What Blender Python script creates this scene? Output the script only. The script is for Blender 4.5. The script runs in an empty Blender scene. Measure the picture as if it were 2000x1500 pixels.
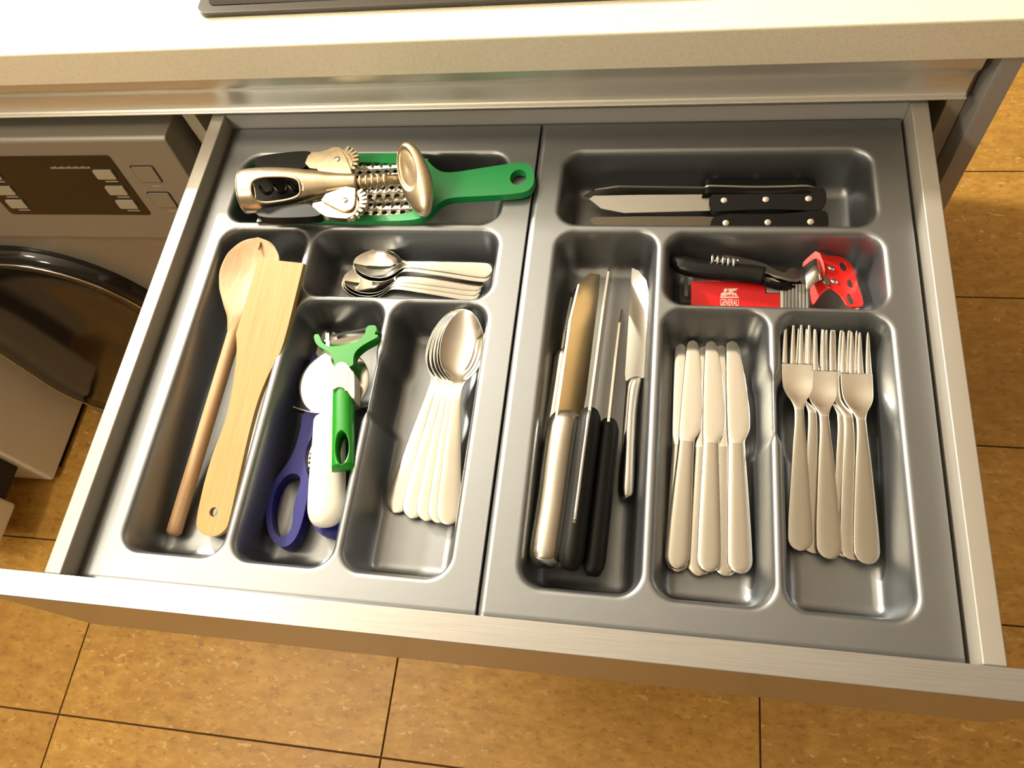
import bpy, bmesh, math, random
import numpy as np
from mathutils import Vector, Matrix, Euler
from mathutils.geometry import tessellate_polygon

scene = bpy.context.scene
COL = scene.collection
RZ = 0.80                      # height of the tray rim above the floor

# ------------------------------------------------------------------ camera
FPX = 1553.7
CAM = Vector((0.4591, -0.0938, 0.5947 + RZ))
ROT = Euler((0.4598, 0.1434, 0.1190), 'XYZ')
cd = bpy.data.cameras.new('camera')
cd.sensor_width = 36.0
cd.lens = FPX / 2000.0 * 36.0
cd.clip_start = 0.01
cam = bpy.data.objects.new('camera', cd)
cam.location = CAM
cam.rotation_euler = ROT
COL.objects.link(cam)
scene.camera = cam

# ------------------------------------------------------------------ world, lamps, exposure
w = bpy.data.worlds.new('room_air')
w.use_nodes = True
w.node_tree.nodes['Background'].inputs[0].default_value = (1.0, 0.86, 0.66, 1)
w.node_tree.nodes['Background'].inputs[1].default_value = 0.02
scene.world = w


def bulb(name, loc, radius, power, color):
    l = bpy.data.lights.new(name, 'POINT')
    l.shadow_soft_size = radius
    l.energy = power
    l.color = color
    o = bpy.data.objects.new(name, l)
    o.location = loc
    COL.objects.link(o)
    return o


bulb('ceiling_bulb_far', (-0.95, 1.32, 1.77), 0.07, 275, (1.0, 0.93, 0.79))
bulb('pendant_bulb_near', (-0.78, 0.02, 2.05), 0.12, 23, (1.0, 0.90, 0.72))
bulb('fill_bulb_front', (-0.60, -0.95, 1.95), 0.10, 34, (1.0, 0.88, 0.68))  # added fill lamp in front, brightens worktop edge, rail and floor
scene.view_settings.view_transform = 'Standard'
scene.view_settings.look = 'None'
scene.view_settings.gamma = 1.0
scene.view_settings.use_curve_mapping = False
scene.view_settings.exposure = 0.12

# ------------------------------------------------------------------ pixel -> place helpers
RM = ROT.to_matrix()


def ray(px, py):
    return RM @ Vector(((px - 1000.0) / FPX, -(py - 750.0) / FPX, -1.0))


def P(px, py, z):
    """point of the photograph at height z (metres above the tray rim)"""
    d = ray(px, py)
    return CAM + d * ((z + RZ - CAM.z) / d.z)


def on_plane(px, py, p0, n):
    d = ray(px, py)
    return CAM + d * ((p0 - CAM).dot(n) / d.dot(n))


# ------------------------------------------------------------------ materials
MATS = {}


def mat(name, color, rough=0.5, metal=0.0, **kw):
    m = bpy.data.materials.new(name)
    m.use_nodes = True
    nt = m.node_tree
    b = nt.nodes['Principled BSDF']
    b.inputs['Base Color'].default_value = (*color, 1)
    b.inputs['Roughness'].default_value = rough
    b.inputs['Metallic'].default_value = metal
    for k, v in kw.items():
        b.inputs[k.replace('_', ' ')].default_value = v
    MATS[name] = m
    return m, nt, b


def tex_coord(nt, scale, kind='Object'):
    tc = nt.nodes.new('ShaderNodeTexCoord')
    mp = nt.nodes.new('ShaderNodeMapping')
    mp.inputs['Scale'].default_value = scale
    nt.links.new(tc.outputs[kind], mp.inputs['Vector'])
    return mp.outputs['Vector']


def noise(nt, vec, scale, detail=4, rough=0.6):
    n = nt.nodes.new('ShaderNodeTexNoise')
    n.inputs['Scale'].default_value = scale
    n.inputs['Detail'].default_value = detail
    n.inputs['Roughness'].default_value = rough
    nt.links.new(vec, n.inputs['Vector'])
    return n.outputs['Fac']


def ramp(nt, fac, stops):
    r = nt.nodes.new('ShaderNodeValToRGB')
    el = r.color_ramp.elements
    while len(el) < len(stops):
        el.new(0.5)
    for e, (p, c) in zip(el, stops):
        e.position = p
        e.color = (*c, 1)
    nt.links.new(fac, r.inputs['Fac'])
    return r.outputs['Color']


def mixc(nt, fac, a, b, blend='MIX'):
    n = nt.nodes.new('ShaderNodeMix')
    n.data_type = 'RGBA'
    n.blend_type = blend
    for sock, v in ((n.inputs[0], fac), (n.inputs[6], a), (n.inputs[7], b)):
        if isinstance(v, (int, float)):
            sock.default_value = v
        elif isinstance(v, tuple):
            sock.default_value = (*v, 1)
        else:
            nt.links.new(v, sock)
    return n.outputs[2]


def bump(nt, b, fac, strength, distance=0.001):
    n = nt.nodes.new('ShaderNodeBump')
    n.inputs['Strength'].default_value = strength
    n.inputs['Distance'].default_value = distance
    nt.links.new(fac, n.inputs['Height'])
    nt.links.new(n.outputs['Normal'], b.inputs['Normal'])


def rough_var(nt, b, fac, lo, hi):
    r = nt.nodes.new('ShaderNodeMapRange')
    r.inputs['To Min'].default_value = lo
    r.inputs['To Max'].default_value = hi
    nt.links.new(fac, r.inputs['Value'])
    nt.links.new(r.outputs['Result'], b.inputs['Roughness'])


def make_materials():
    m, nt, b = mat('tray_plastic', (0.265, 0.275, 0.285), 0.38, 0.95)
    v = tex_coord(nt, (1, 1, 1))
    f = noise(nt, v, 900, 2)
    bump(nt, b, f, 0.10, 0.0004)
    rough_var(nt, b, noise(nt, v, 14, 4), 0.36, 0.44)
    m, nt, b = mat('drawer_laminate', (0.42, 0.40, 0.37), 0.30, 0.75)
    v = tex_coord(nt, (3, 260, 260))
    f = noise(nt, v, 6, 3)
    b.inputs['Base Color'].default_value = (0.42, 0.39, 0.345, 1)
    nt.links.new(ramp(nt, f, [(0.3, (0.38, 0.365, 0.345)), (0.7, (0.47, 0.455, 0.43))]), b.inputs['Base Color'])
    bump(nt, b, f, 0.12, 0.0004)
    m, nt, b = mat('drawer_side_paint', (0.40, 0.37, 0.32), 0.38, 0.35)
    m, nt, b = mat('end_panel_laminate', (0.36, 0.345, 0.33), 0.5, 0.1)
    mat('carcass_laminate', (0.46, 0.42, 0.32), 0.5)
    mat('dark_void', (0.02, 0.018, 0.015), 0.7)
    m, nt, b = mat('worktop_laminate', (0.70, 0.62, 0.44), 0.42)
    v = tex_coord(nt, (1, 1, 1))
    f = noise(nt, v, 700, 3)
    nt.links.new(ramp(nt, f, [(0.35, (0.74, 0.67, 0.51)), (0.65, (0.86, 0.79, 0.63))]), b.inputs['Base Color'])
    m, nt, b = mat('rail_aluminium', (0.70, 0.675, 0.61), 0.33, 0.60)
    f = noise(nt, tex_coord(nt, (2, 300, 300)), 5, 2)
    bump(nt, b, f, 0.06, 0.0003)
    mat('hob_glass', (0.035, 0.028, 0.02), 0.22)
    # linoleum floor tiles
    m, nt, b = mat('linoleum', (0.42, 0.25, 0.09), 0.33)
    oi = nt.nodes.new('ShaderNodeObjectInfo')
    tc = nt.nodes.new('ShaderNodeTexCoord')
    add = nt.nodes.new('ShaderNodeVectorMath')
    add.operation = 'ADD'
    sc = nt.nodes.new('ShaderNodeVectorMath')
    sc.operation = 'SCALE'
    sc.inputs[3].default_value = 7.0
    cmb = nt.nodes.new('ShaderNodeCombineXYZ')
    for k in range(3):
        nt.links.new(oi.outputs['Random'], cmb.inputs[k])
    nt.links.new(cmb.outputs[0], sc.inputs[0])
    nt.links.new(tc.outputs['Object'], add.inputs[0])
    nt.links.new(sc.outputs[0], add.inputs[1])
    mp = nt.nodes.new('ShaderNodeMapping')
    mp.inputs['Scale'].default_value = (0.55, 1.0, 1.0)
    nt.links.new(add.outputs[0], mp.inputs['Vector'])
    v = mp.outputs['Vector']
    base = ramp(nt, noise(nt, v, 55, 6, 0.7), [(0.25, (0.40, 0.20, 0.034)), (0.5, (0.54, 0.295, 0.058)), (0.75, (0.67, 0.39, 0.095))])
    tint = ramp(nt, noise(nt, v, 5, 3), [(0.3, (0.86, 0.82, 0.80)), (0.7, (1.08, 1.06, 1.0))])
    base = mixc(nt, 1.0, base, tint, 'MULTIPLY')
    fl = ramp(nt, noise(nt, v, 112, 3, 0.55), [(0.615, (0, 0, 0)), (0.69, (1, 1, 1))])
    dens = ramp(nt, noise(nt, v, 6, 2), [(0.38, (0.12,) * 3), (0.62, (0.85,) * 3)])
    flm = mixc(nt, 1.0, fl, dens, 'MULTIPLY')
    base = mixc(nt, flm, base, (0.76, 0.52, 0.21))
    dk = ramp(nt, noise(nt, v, 120, 3, 0.5), [(0.32, (0.4,) * 3), (0.42, (0, 0, 0))])
    base = mixc(nt, dk, base, (0.17, 0.085, 0.025))
    nt.links.new(base, b.inputs['Base Color'])
    rough_var(nt, b, noise(nt, v, 30, 3), 0.34, 0.50)
    mat('tile_joint', (0.09, 0.045, 0.015), 0.8)
    m, nt, b = mat('wall_paint', (0.22, 0.19, 0.15), 0.8)
    bump(nt, b, noise(nt, tex_coord(nt, (1, 1, 1)), 120, 3), 0.05)
    mat('ceiling_paint', (0.60, 0.58, 0.53), 0.85)
    # metals
    m, nt, b = mat('polished_steel', (0.90, 0.88, 0.83), 0.10, 1.0)
    rough_var(nt, b, noise(nt, tex_coord(nt, (1, 1, 1)), 60, 3), 0.07, 0.15)
    m, nt, b = mat('satin_steel', (0.62, 0.59, 0.53), 0.19, 1.0)
    f = noise(nt, tex_coord(nt, (8, 260, 260)), 8, 2)
    bump(nt, b, f, 0.05, 0.0003)
    m, nt, b = mat('blade_steel', (0.72, 0.69, 0.62), 0.2, 1.0)
    f = noise(nt, tex_coord(nt, (300, 5, 5)), 6, 2)
    bump(nt, b, f, 0.04, 0.0003)
    mat('shaded_steel', (0.40, 0.385, 0.35), 0.32, 1.0)  # shade on the steak knife blades put into a darker steel colour
    mat('golden_reflection_steel', (0.74, 0.60, 0.38), 0.30, 1.0)  # plain steel blade, its golden reflection painted into the base colour
    m, nt, b = mat('brushed_nickel', (0.70, 0.58, 0.40), 0.32, 1.0)
    f = noise(nt, tex_coord(nt, (40, 500, 500)), 4, 3)
    bump(nt, b, f, 0.08, 0.0003)
    nt.links.new(ramp(nt, noise(nt, tex_coord(nt, (1, 1, 1)), 90, 4), [(0.3, (0.60, 0.49, 0.33)), (0.6, (0.72, 0.60, 0.42))]), b.inputs['Base Color'])
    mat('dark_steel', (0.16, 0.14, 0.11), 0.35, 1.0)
    # plastics
    mat('black_plastic', (0.005, 0.0048, 0.0045), 0.30, Specular_IOR_Level=0.3)
    mat('black_satin', (0.006, 0.0054, 0.0045), 0.5, Specular_IOR_Level=0.2)
    mat('black_glass', (0.012, 0.009, 0.007), 0.10)
    mat('white_plastic', (0.66, 0.64, 0.56), 0.33)
    mat('ivory_rubber', (0.55, 0.50, 0.41), 0.55)
    mat('grater_green', (0.008, 0.28, 0.070), 0.36)
    mat('peeler_green', (0.006, 0.22, 0.008), 0.32)
    mat('scissors_blue', (0.008, 0.008, 0.145), 0.45, Specular_IOR_Level=0.3)
    mat('red_plastic', (0.62, 0.003, 0.004), 0.4)
    mat('red_enamel', (0.62, 0.012, 0.008), 0.28)
    mat('white_print', (0.85, 0.62, 0.55), 0.5)
    mat('clear_plastic', (0.85, 0.85, 0.82), 0.08, Transmission_Weight=0.9, IOR=1.45)
    mat('smoky_plastic', (0.42, 0.41, 0.38), 0.2, Transmission_Weight=0.35)
    mat('silver_paint', (0.50, 0.47, 0.41), 0.35, 0.6)
    # appliances
    mat('machine_silver', (0.27, 0.245, 0.20), 0.42, 0.35)
    mat('machine_button', (0.40, 0.37, 0.30), 0.4, 0.3)
    mat('print_grey', (0.34, 0.31, 0.26), 0.6)
    mat('fridge_white', (0.82, 0.78, 0.68), 0.4)
    # woods
    for nm, c0, c1, c2 in (('beech_pale', (0.36, 0.22, 0.070), (0.415, 0.26, 0.092), (0.455, 0.295, 0.118)),
                           ('beech_pink', (0.40, 0.235, 0.11), (0.46, 0.285, 0.145), (0.51, 0.335, 0.18))):
        m, nt, b = mat(nm, c1, 0.55)
        v = tex_coord(nt, (2.5, 60, 60))
        f = noise(nt, v, 5, 5, 0.65)
        nt.links.new(ramp(nt, f, [(0.3, c0), (0.5, c1), (0.7, c2)]), b.inputs['Base Color'])
        bump(nt, b, f, 0.08, 0.0004)
    mat('wood_end', (0.36, 0.20, 0.09), 0.7)


make_materials()


# ------------------------------------------------------------------ object helpers
def link(o, parent=None):
    COL.objects.link(o)
    if parent is not None:
        o.parent = parent
    return o


def tag(o, label=None, cat=None, group=None, kind=None):
    if label:
        o['label'] = label
    if cat:
        o['category'] = cat
    if group:
        o['group'] = group
    if kind:
        o['kind'] = kind
    return o


def thing(name, label, cat, M=None, group=None):
    o = bpy.data.objects.new(name, None)
    o.empty_display_size = 0.02
    if M is not None:
        o.matrix_world = M
    link(o)
    return tag(o, label, cat, group)


def mesh(name, verts, faces, material, parent=None, smooth=True, M=None, bevel=0, segs=2, angle=0.6):
    me = bpy.data.meshes.new(name)
    me.from_pydata([tuple(v) for v in verts], [], [tuple(f) for f in faces])
    bm = bmesh.new()
    bm.from_mesh(me)
    bmesh.ops.remove_doubles(bm, verts=bm.verts, dist=1e-6)
    bmesh.ops.recalc_face_normals(bm, faces=bm.faces)
    bm.to_mesh(me)
    bm.free()
    me.materials.append(MATS[material])
    o = bpy.data.objects.new(name, me)
    if M is not None:
        o.matrix_world = M
    link(o, parent)
    if bevel:
        md = o.modifiers.new('edge', 'BEVEL')
        md.width = bevel
        md.segments = segs
        md.limit_method = 'ANGLE'
        md.angle_limit = angle
    if smooth:
        for p in me.polygons:
            p.use_smooth = True
        if bevel:
            md2 = o.modifiers.new('shade', 'WEIGHTED_NORMAL')
            md2.keep_sharp = True
    return o


class Geo:
    """collects simple shapes for ONE mesh"""

    def __init__(self):
        self.v, self.f = [], []

    def add(self, verts, faces):
        n = len(self.v)
        self.v += [Vector(q) for q in verts]
        self.f += [tuple(i + n for i in f) for f in faces]
        return self

    def box(self, x0, x1, y0, y1, z0, z1):
        v = [(x0, y0, z0), (x1, y0, z0), (x1, y1, z0), (x0, y1, z0), (x0, y0, z1), (x1, y0, z1), (x1, y1, z1), (x0, y1, z1)]
        f = [(0, 3, 2, 1), (4, 5, 6, 7), (0, 1, 5, 4), (1, 2, 6, 5), (2, 3, 7, 6), (3, 0, 4, 7)]
        return self.add(v, f)

    def tube(self, path, radii, n=16, flat=1.0, up=Vector((0, 0, 1)), closed=False, caps=True):
        """round or oval bar along a path; radii may be one number or a list; flat scales it along 'up'"""
        path = [Vector(p) for p in path]
        m = len(path)
        if not isinstance(radii, (list, tuple)):
            radii = [radii] * m
        vs, fs = [], []
        for i, p in enumerate(path):
            if closed:
                t = path[(i + 1) % m] - path[i - 1]
            else:
                t = path[min(i + 1, m - 1)] - path[max(i - 1, 0)]
            t.normalize()
            s = up.cross(t)
            if s.length < 1e-5:
                s = Vector((1, 0, 0)).cross(t)
            s.normalize()
            u = t.cross(s)
            for k in range(n):
                a = 2 * math.pi * k / n
                vs.append(p + s * (radii[i] * math.cos(a)) + u * (radii[i] * flat * math.sin(a)))
        for i in range(m if closed else m - 1):
            j = (i + 1) % m
            for k in range(n):
                l = (k + 1) % n
                fs.append((i * n + k, i * n + l, j * n + l, j * n + k))
        if caps and not closed:
            fs.append(tuple(range(n - 1, -1, -1)))
            fs.append(tuple(range((m - 1) * n, m * n)))
        return self.add(vs, fs)

    def lathe(self, prof, n=32, axis='x'):
        """prof: list of (along, radius)"""
        vs, fs = [], []
        for a, r in prof:
            for k in range(n):
                t = 2 * math.pi * k / n
                vs.append((a, r * math.cos(t), r * math.sin(t)) if axis == 'x' else (r * math.cos(t), r * math.sin(t), a))
        for i in range(len(prof) - 1):
            for k in range(n):
                l = (k + 1) % n
                fs.append((i * n + k, i * n + l, (i + 1) * n + l, (i + 1) * n + k))
        if prof[0][1] > 1e-6:
            fs.append(tuple(range(n - 1, -1, -1)))
        if prof[-1][1] > 1e-6:
            fs.append(tuple(range((len(prof) - 1) * n, len(prof) * n)))
        return self.add(vs, fs)

    def plate(self, loops, t0, t1):
        """flat plate in local xy with holes: loops[0] outer, the rest holes; from z=t0 to z=t1"""
        flat = [Vector((q[0], q[1], 0)) for lp in loops for q in lp]
        tris = tessellate_polygon([[Vector((q[0], q[1], 0)) for q in lp] for lp in loops])
        n = len(flat)
        vs = [(q.x, q.y, t1) for q in flat] + [(q.x, q.y, t0) for q in flat]
        fs = [tuple(t) for t in tris] + [tuple(i + n for i in reversed(t)) for t in tris]
        k = 0
        for lp in loops:
            m = len(lp)
            for i in range(m):
                a, b = k + i, k + (i + 1) % m
                fs.append((a, b, b + n, a + n))
            k += m
        return self.add(vs, fs)

    def make(self, name, material, parent=None, **kw):
        return mesh(name, self.v, self.f, material, parent, **kw)


def chaikin(pts, it=2, closed=True):
    pts = [Vector(p) for p in pts]
    for _ in range(it):
        out = []
        m = len(pts)
        rng = range(m) if closed else range(m - 1)
        if not closed:
            out.append(pts[0])
        for i in rng:
            a, b = pts[i], pts[(i + 1) % m]
            out += [a * 0.75 + b * 0.25, a * 0.25 + b * 0.75]
        if not closed:
            out.append(pts[-1])
        pts = out
    return pts


def ellipse(cx, cy, a, b, n=24, rot=0):
    c, s = math.cos(rot), math.sin(rot)
    return [Vector((cx + a * math.cos(t) * c - b * math.sin(t) * s, cy + a * math.cos(t) * s + b * math.sin(t) * c, 0))
            for t in (2 * math.pi * k / n for k in range(n))]


def rrect(x0, x1, y0, y1, r, n=6):
    out = []
    for cx, cy, a0 in ((x1 - r, y1 - r, 0), (x0 + r, y1 - r, 90), (x0 + r, y0 + r, 180), (x1 - r, y0 + r, 270)):
        for k in range(n + 1):
            a = math.radians(a0 + 90 * k / n)
            out.append(Vector((cx + r * math.cos(a), cy + r * math.sin(a), 0)))
    return out


def frame(A, B, roll=0.0):
    """matrix with x from A to B, z as upright as possible, then rolled about x"""
    A, B = Vector(A), Vector(B)
    ex = (B - A).normalized()
    ey = Vector((0, 0, 1)).cross(ex).normalized()
    ez = ex.cross(ey)
    M = Matrix((ex, ey, ez)).transposed().to_4x4()
    return Matrix.Translation(A) @ M @ Matrix.Rotation(roll, 4, 'X')


def slotted_bar(x0, x1, half, yc, hole, top, bottom, n=60, nu=7):
    """rounded bar along x with one oval slot; half(x) half width, hole (cx, cy, a, b), top/bottom(u, x) heights for u in 0..1"""
    cx, cy, ra, rb = hole
    xs = sorted(set([x0 + (x1 - x0) * k / n for k in range(n + 1)] + [cx - ra * math.cos(math.pi * k / 24) for k in range(25)]))
    vs, fs = [], []
    for side in (1, -1):
        for lvl in (0, 1):
            base = len(vs)
            for x in xs:
                q = 1 - ((x - cx) / ra) ** 2
                inn = yc + (cy - yc + side * rb * math.sqrt(q) if q > 1e-9 else (cy - yc if abs(q) <= 1e-9 else 0.0))
                if q < 0:
                    inn = yc
                out = yc + side * half(x)
                for k in range(nu + 1):
                    y = inn + (out - inn) * (1 - (1 - k / nu) ** 1.6)
                    u = min(1.0, abs(y - yc) / half(x))
                    vs.append((x, y, (top if lvl == 0 else bottom)(u, x)))
            for i in range(len(xs) - 1):
                for k in range(nu):
                    a = base + i * (nu + 1) + k
                    fs.append((a, a + 1, a + nu + 2, a + nu + 1))
        t0, b0 = len(vs) - 2 * len(xs) * (nu + 1), len(vs) - len(xs) * (nu + 1)
        for i in range(len(xs) - 1):
            e, f = i * (nu + 1) + nu, (i + 1) * (nu + 1) + nu
            fs.append((t0 + e, t0 + f, b0 + f, b0 + e))
            xm = (xs[i] + xs[i + 1]) / 2
            if abs(xm - cx) < ra:
                e, f = i * (nu + 1), (i + 1) * (nu + 1)
                fs.append((t0 + e, b0 + e, b0 + f, t0 + f))
        for i in (0, len(xs) - 1):
            for k in range(nu):
                e = i * (nu + 1) + k
                fs.append((t0 + e, t0 + e + 1, b0 + e + 1, b0 + e))
    return vs, fs


class Sheet:
    """a plane in the scene: pixels of the photograph become its local xy"""

    def __init__(self, A, B, tilt=0.0):
        self.M = frame(A, B, tilt)
        self.I = self.M.inverted()
        self.n = self.M.to_3x3() @ Vector((0, 0, 1))
        self.p = Vector(A)

    def __call__(self, px, py):
        q = self.I @ on_plane(px, py, self.p, self.n)
        return Vector((q.x, q.y, 0))

    def many(self, pts):
        return [self(*q) for q in pts]


def smooth_path(pts, n=40):
    """Catmull-Rom through points of any size"""
    pts = [np.array(p, float) for p in pts]
    pts = [2 * pts[0] - pts[1]] + pts + [2 * pts[-1] - pts[-2]]
    m = len(pts) - 3
    out = []
    for k in range(n + 1):
        u = min(k / n * m, m - 1e-9)
        i = int(u)
        t = u - i
        a, b, c, d = pts[i:i + 4]
        out.append(0.5 * ((2 * b) + (c - a) * t + (2 * a - 5 * b + 4 * c - d) * t * t + (3 * b - a - 3 * c + d) * t ** 3))
    return out


def strip(st, n=48, nu=10, x0=None, x1=None, caps=(True, True), dense=0):
    """flatware blank. stations: (x, left half width, right half width, z, bowl depth, thickness); returns verts, faces"""
    st = np.array(st, float)
    lo, hi = (st[0, 0] if x0 is None else x0), (st[-1, 0] if x1 is None else x1)
    xs = lo + (hi - lo) * (0.5 - 0.5 * np.cos(np.linspace(0, math.pi, n))) if x0 is None and x1 is None else lo + (hi - lo) * (np.linspace(0, 1, n) ** (2.0 if dense < 0 else 1.0) if dense <= 0 else 1 - (1 - np.linspace(0, 1, n)) ** 2.0)
    # monotone cubic interpolation of every column
    X = st[:, 0]
    cols = []
    for c in range(1, 6):
        Y = st[:, c]
        h = np.diff(X)
        d = np.diff(Y) / h
        m = np.zeros(len(X))
        m[0], m[-1] = d[0], d[-1]
        for i in range(1, len(X) - 1):
            if d[i - 1] * d[i] > 0:
                w1, w2 = 2 * h[i] + h[i - 1], h[i] + 2 * h[i - 1]
                m[i] = (w1 + w2) / (w1 / d[i - 1] + w2 / d[i])
        idx = np.clip(np.searchsorted(X, xs) - 1, 0, len(X) - 2)
        t = (xs - X[idx]) / h[idx]
        cols.append((2 * t ** 3 - 3 * t ** 2 + 1) * Y[idx] + (t ** 3 - 2 * t ** 2 + t) * h[idx] * m[idx]
                    + (-2 * t ** 3 + 3 * t ** 2) * Y[idx + 1] + (t ** 3 - t ** 2) * h[idx] * m[idx + 1])
    wl, wr, z, bd, th = cols
    vs, fs = [], []
    w = nu + 1
    us = [-math.cos(math.pi * k / nu) for k in range(w)]
    for side in (0, 1):
        for i in range(n):
            for u in us:
                y = u * (wl[i] if u > 0 else wr[i])
                zz = z[i] - bd[i] * (1 - u * u) + th[i] * 0.22 * (1 - u ** 4)
                if side:
                    zz = z[i] - bd[i] * (1 - u * u) - th[i] * (1 - 0.25 * u * u)
                vs.append((xs[i], y, zz))
    N = n * w
    for i in range(n - 1):
        for k in range(nu):
            a = i * w + k
            fs.append((a, a + w, a + w + 1, a + 1))
            fs.append((N + a, N + a + 1, N + a + w + 1, N + a + w))
    for i in range(n - 1):
        a, b = i * w, (i + 1) * w
        fs.append((a, a + N, b + N, b))
        a, b = i * w + nu, (i + 1) * w + nu
        fs.append((a, b, b + N, a + N))
    for k in range(nu):
        if caps[0]:
            fs.append((k, k + 1, N + k + 1, N + k))
        if caps[1]:
            e = (n - 1) * w + k
            fs.append((e, N + e, N + e + 1, e + 1))
    return vs, fs


def dup(root, M, label=None):
    """copy of a thing with its parts and sub-parts"""
    r = root.copy()
    COL.objects.link(r)
    r.matrix_world = M
    if label:
        r['label'] = label
    for ch in list(root.children):
        c = ch.copy()
        COL.objects.link(c)
        c.parent = r
        for g in ch.children:
            d = g.copy()
            COL.objects.link(d)
            d.parent = c
    return r


# ================================================================== ROOM
def room():
    X0, X1, Y0, Y1, H = -3.2, 2.6, -2.6, 3.3, 2.5
    fl = Geo().box(X0, X1, Y0, Y1, -0.05, -0.004).make('floor', 'tile_joint', smooth=False)
    tag(fl, kind='structure')
    tx, ty, g = 0.60, 0.305, 0.0014
    me = None
    for k in range(-6, 5):
        for r in range(-9, 12):
            x0, y0 = 0.040 + k * tx, -0.1139 + r * ty
            x1, y1 = min(x0 + tx, X1), min(y0 + ty, Y1)
            x0, y0 = max(x0, X0), max(y0, Y0)
            if x1 - x0 < 0.05 or y1 - y0 < 0.05:
                continue
            whole = abs(x1 - x0 - tx) < 1e-4 and abs(y1 - y0 - ty) < 1e-4
            if whole and me is not None:
                o = bpy.data.objects.new('floor_tile', me)
                link(o, fl)
                md = o.modifiers.new('edge', 'BEVEL')
                md.width = 0.0006
                md.segments = 1
            else:
                o = Geo().box(-(x1 - x0) / 2 + g, (x1 - x0) / 2 - g, -(y1 - y0) / 2 + g, (y1 - y0) / 2 - g, -0.004, 0.0).make(
                    'floor_tile', 'linoleum', fl, smooth=False, bevel=0.0006, segs=1)
                if whole:
                    me = o.data
            o.location = ((x0 + x1) / 2, (y0 + y1) / 2, 0)
    for nm, b in (('wall_back', (X0, X1, Y1, Y1 + 0.1, 0, H)), ('wall_front', (X0, X1, Y0 - 0.1, Y0, 0, H)),
                  ('wall_left', (X0 - 0.1, X0, Y0 - 0.1, Y1 + 0.1, 0, H)), ('wall_right', (X1, X1 + 0.1, Y0 - 0.1, Y1 + 0.1, 0, H))):
        tag(Geo().box(*b).make(nm, 'wall_paint', smooth=False), kind='structure')
    tag(Geo().box(X0 - 0.1, X1 + 0.1, Y0 - 0.1, Y1 + 0.1, H, H + 0.1).make('ceiling', 'ceiling_paint', smooth=False), kind='structure')


room()

# ================================================================== KITCHEN UNIT
ZS = 0.0185                    # top of the drawer sides above the tray rim


def cabinet():
    c = thing('base_cabinet', 'grey kitchen base cabinet with one wide drawer pulled fully open', 'cabinet', Matrix.Translation((0.33, 0.76, 0)))
    I = Matrix.Translation((-0.33, -0.76, 0))

    def part(name, b, m, bevel=0.0008, parent=c):
        o = Geo().box(*b).make(name, m, parent, bevel=bevel, smooth=True)
        if parent is c:
            o.matrix_local = I
        return o
    top = RZ + 0.0755
    part('side_panel', (-0.067, -0.0515, 0.500, 1.06, 0.10, top), 'carcass_laminate')
    part('side_panel', (0.7105, 0.7262, 0.500, 1.06, 0.10, top), 'carcass_laminate')
    part('back_panel', (-0.0515, 0.7105, 1.052, 1.06, 0.10, top), 'carcass_laminate')
    part('bottom_panel', (-0.0515, 0.7105, 0.500, 1.052, 0.10, 0.118), 'carcass_laminate')
    part('end_panel', (0.7268, 0.7440, 0.4725, 1.08, 0.0, top), 'end_panel_laminate')['label'] = 'grey laminate end panel'
    part('plinth', (-0.067, 0.7262, 0.545, 0.560, 0.0, 0.10), 'end_panel_laminate')
    part('door', (-0.064, 0.330, 0.478, 0.497, 0.115, 0.655), 'drawer_laminate', 0.0015)
    part('door', (0.333, 0.7230, 0.478, 0.497, 0.115, 0.655), 'drawer_laminate', 0.0015)
    # aluminium grip rail under the worktop: one extruded profile
    prof = [(0.4765, 0.0754), (0.4765, 0.0640), (0.4768, 0.0605), (0.4780, 0.0570), (0.4815, 0.0530), (0.4838, 0.0470), (0.4845, 0.0380),
            (0.4845, 0.0300), (0.4842, 0.0268), (0.4826, 0.0254), (0.4795, 0.0254), (0.4785, 0.0247), (0.4785, 0.0236), (0.4795, 0.0230),
            (0.4845, 0.0230), (0.4862, 0.0240), (0.4868, 0.0270), (0.4868, 0.0400), (0.4862, 0.0465), (0.4845, 0.0530), (0.4815, 0.0590), (0.4805, 0.0754)]
    xa, xb = -0.70, 0.7165
    vs = [(x, y, z + RZ) for x in (xa, xb) for y, z in prof]
    n = len(prof)
    fs = [(i, (i + 1) % n, (i + 1) % n + n, i + n) for i in range(n)] + [tuple(range(n)), tuple(range(2 * n - 1, n - 1, -1))]
    r = mesh('grip_rail', vs, fs, 'rail_aluminium', c, bevel=0.0004, segs=2, angle=0.5)
    r.matrix_local = I
    r['label'] = 'aluminium grip rail under the worktop'
    # the drawer and its panels
    d = part('drawer', (-0.0015, 0.6725, -0.002, 0.4815, RZ - 0.057, RZ - 0.0490), 'drawer_side_paint')
    for nm, b, m, bv in (('drawer_front', (-0.0640, 0.7262, -0.0231, -0.0026, RZ - 0.1253, RZ + ZS), 'drawer_laminate', 0.0008),
                         ('drawer_side', (-0.0165, -0.0015, -0.0026, 0.5015, RZ - 0.085, RZ + ZS), 'drawer_side_paint', 0.0012),
                         ('drawer_side', (0.6725, 0.6875, -0.0026, 0.5015, RZ - 0.085, RZ + ZS), 'drawer_side_paint', 0.0012),
                         ('drawer_back', (-0.0015, 0.6725, 0.4815, 0.4965, RZ - 0.070, RZ + ZS - 0.001), 'end_panel_laminate', 0.0008)):
        part(nm, b, m, bv, d)
    for x0, x1 in ((-0.0500, -0.0170), (0.6880, 0.7100)):
        o = Geo().box(x0, x1, 0.02, 1.00, RZ - 0.095, RZ - 0.075).make('drawer_runner', 'satin_steel', d, bevel=0.001)


cabinet()

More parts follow.
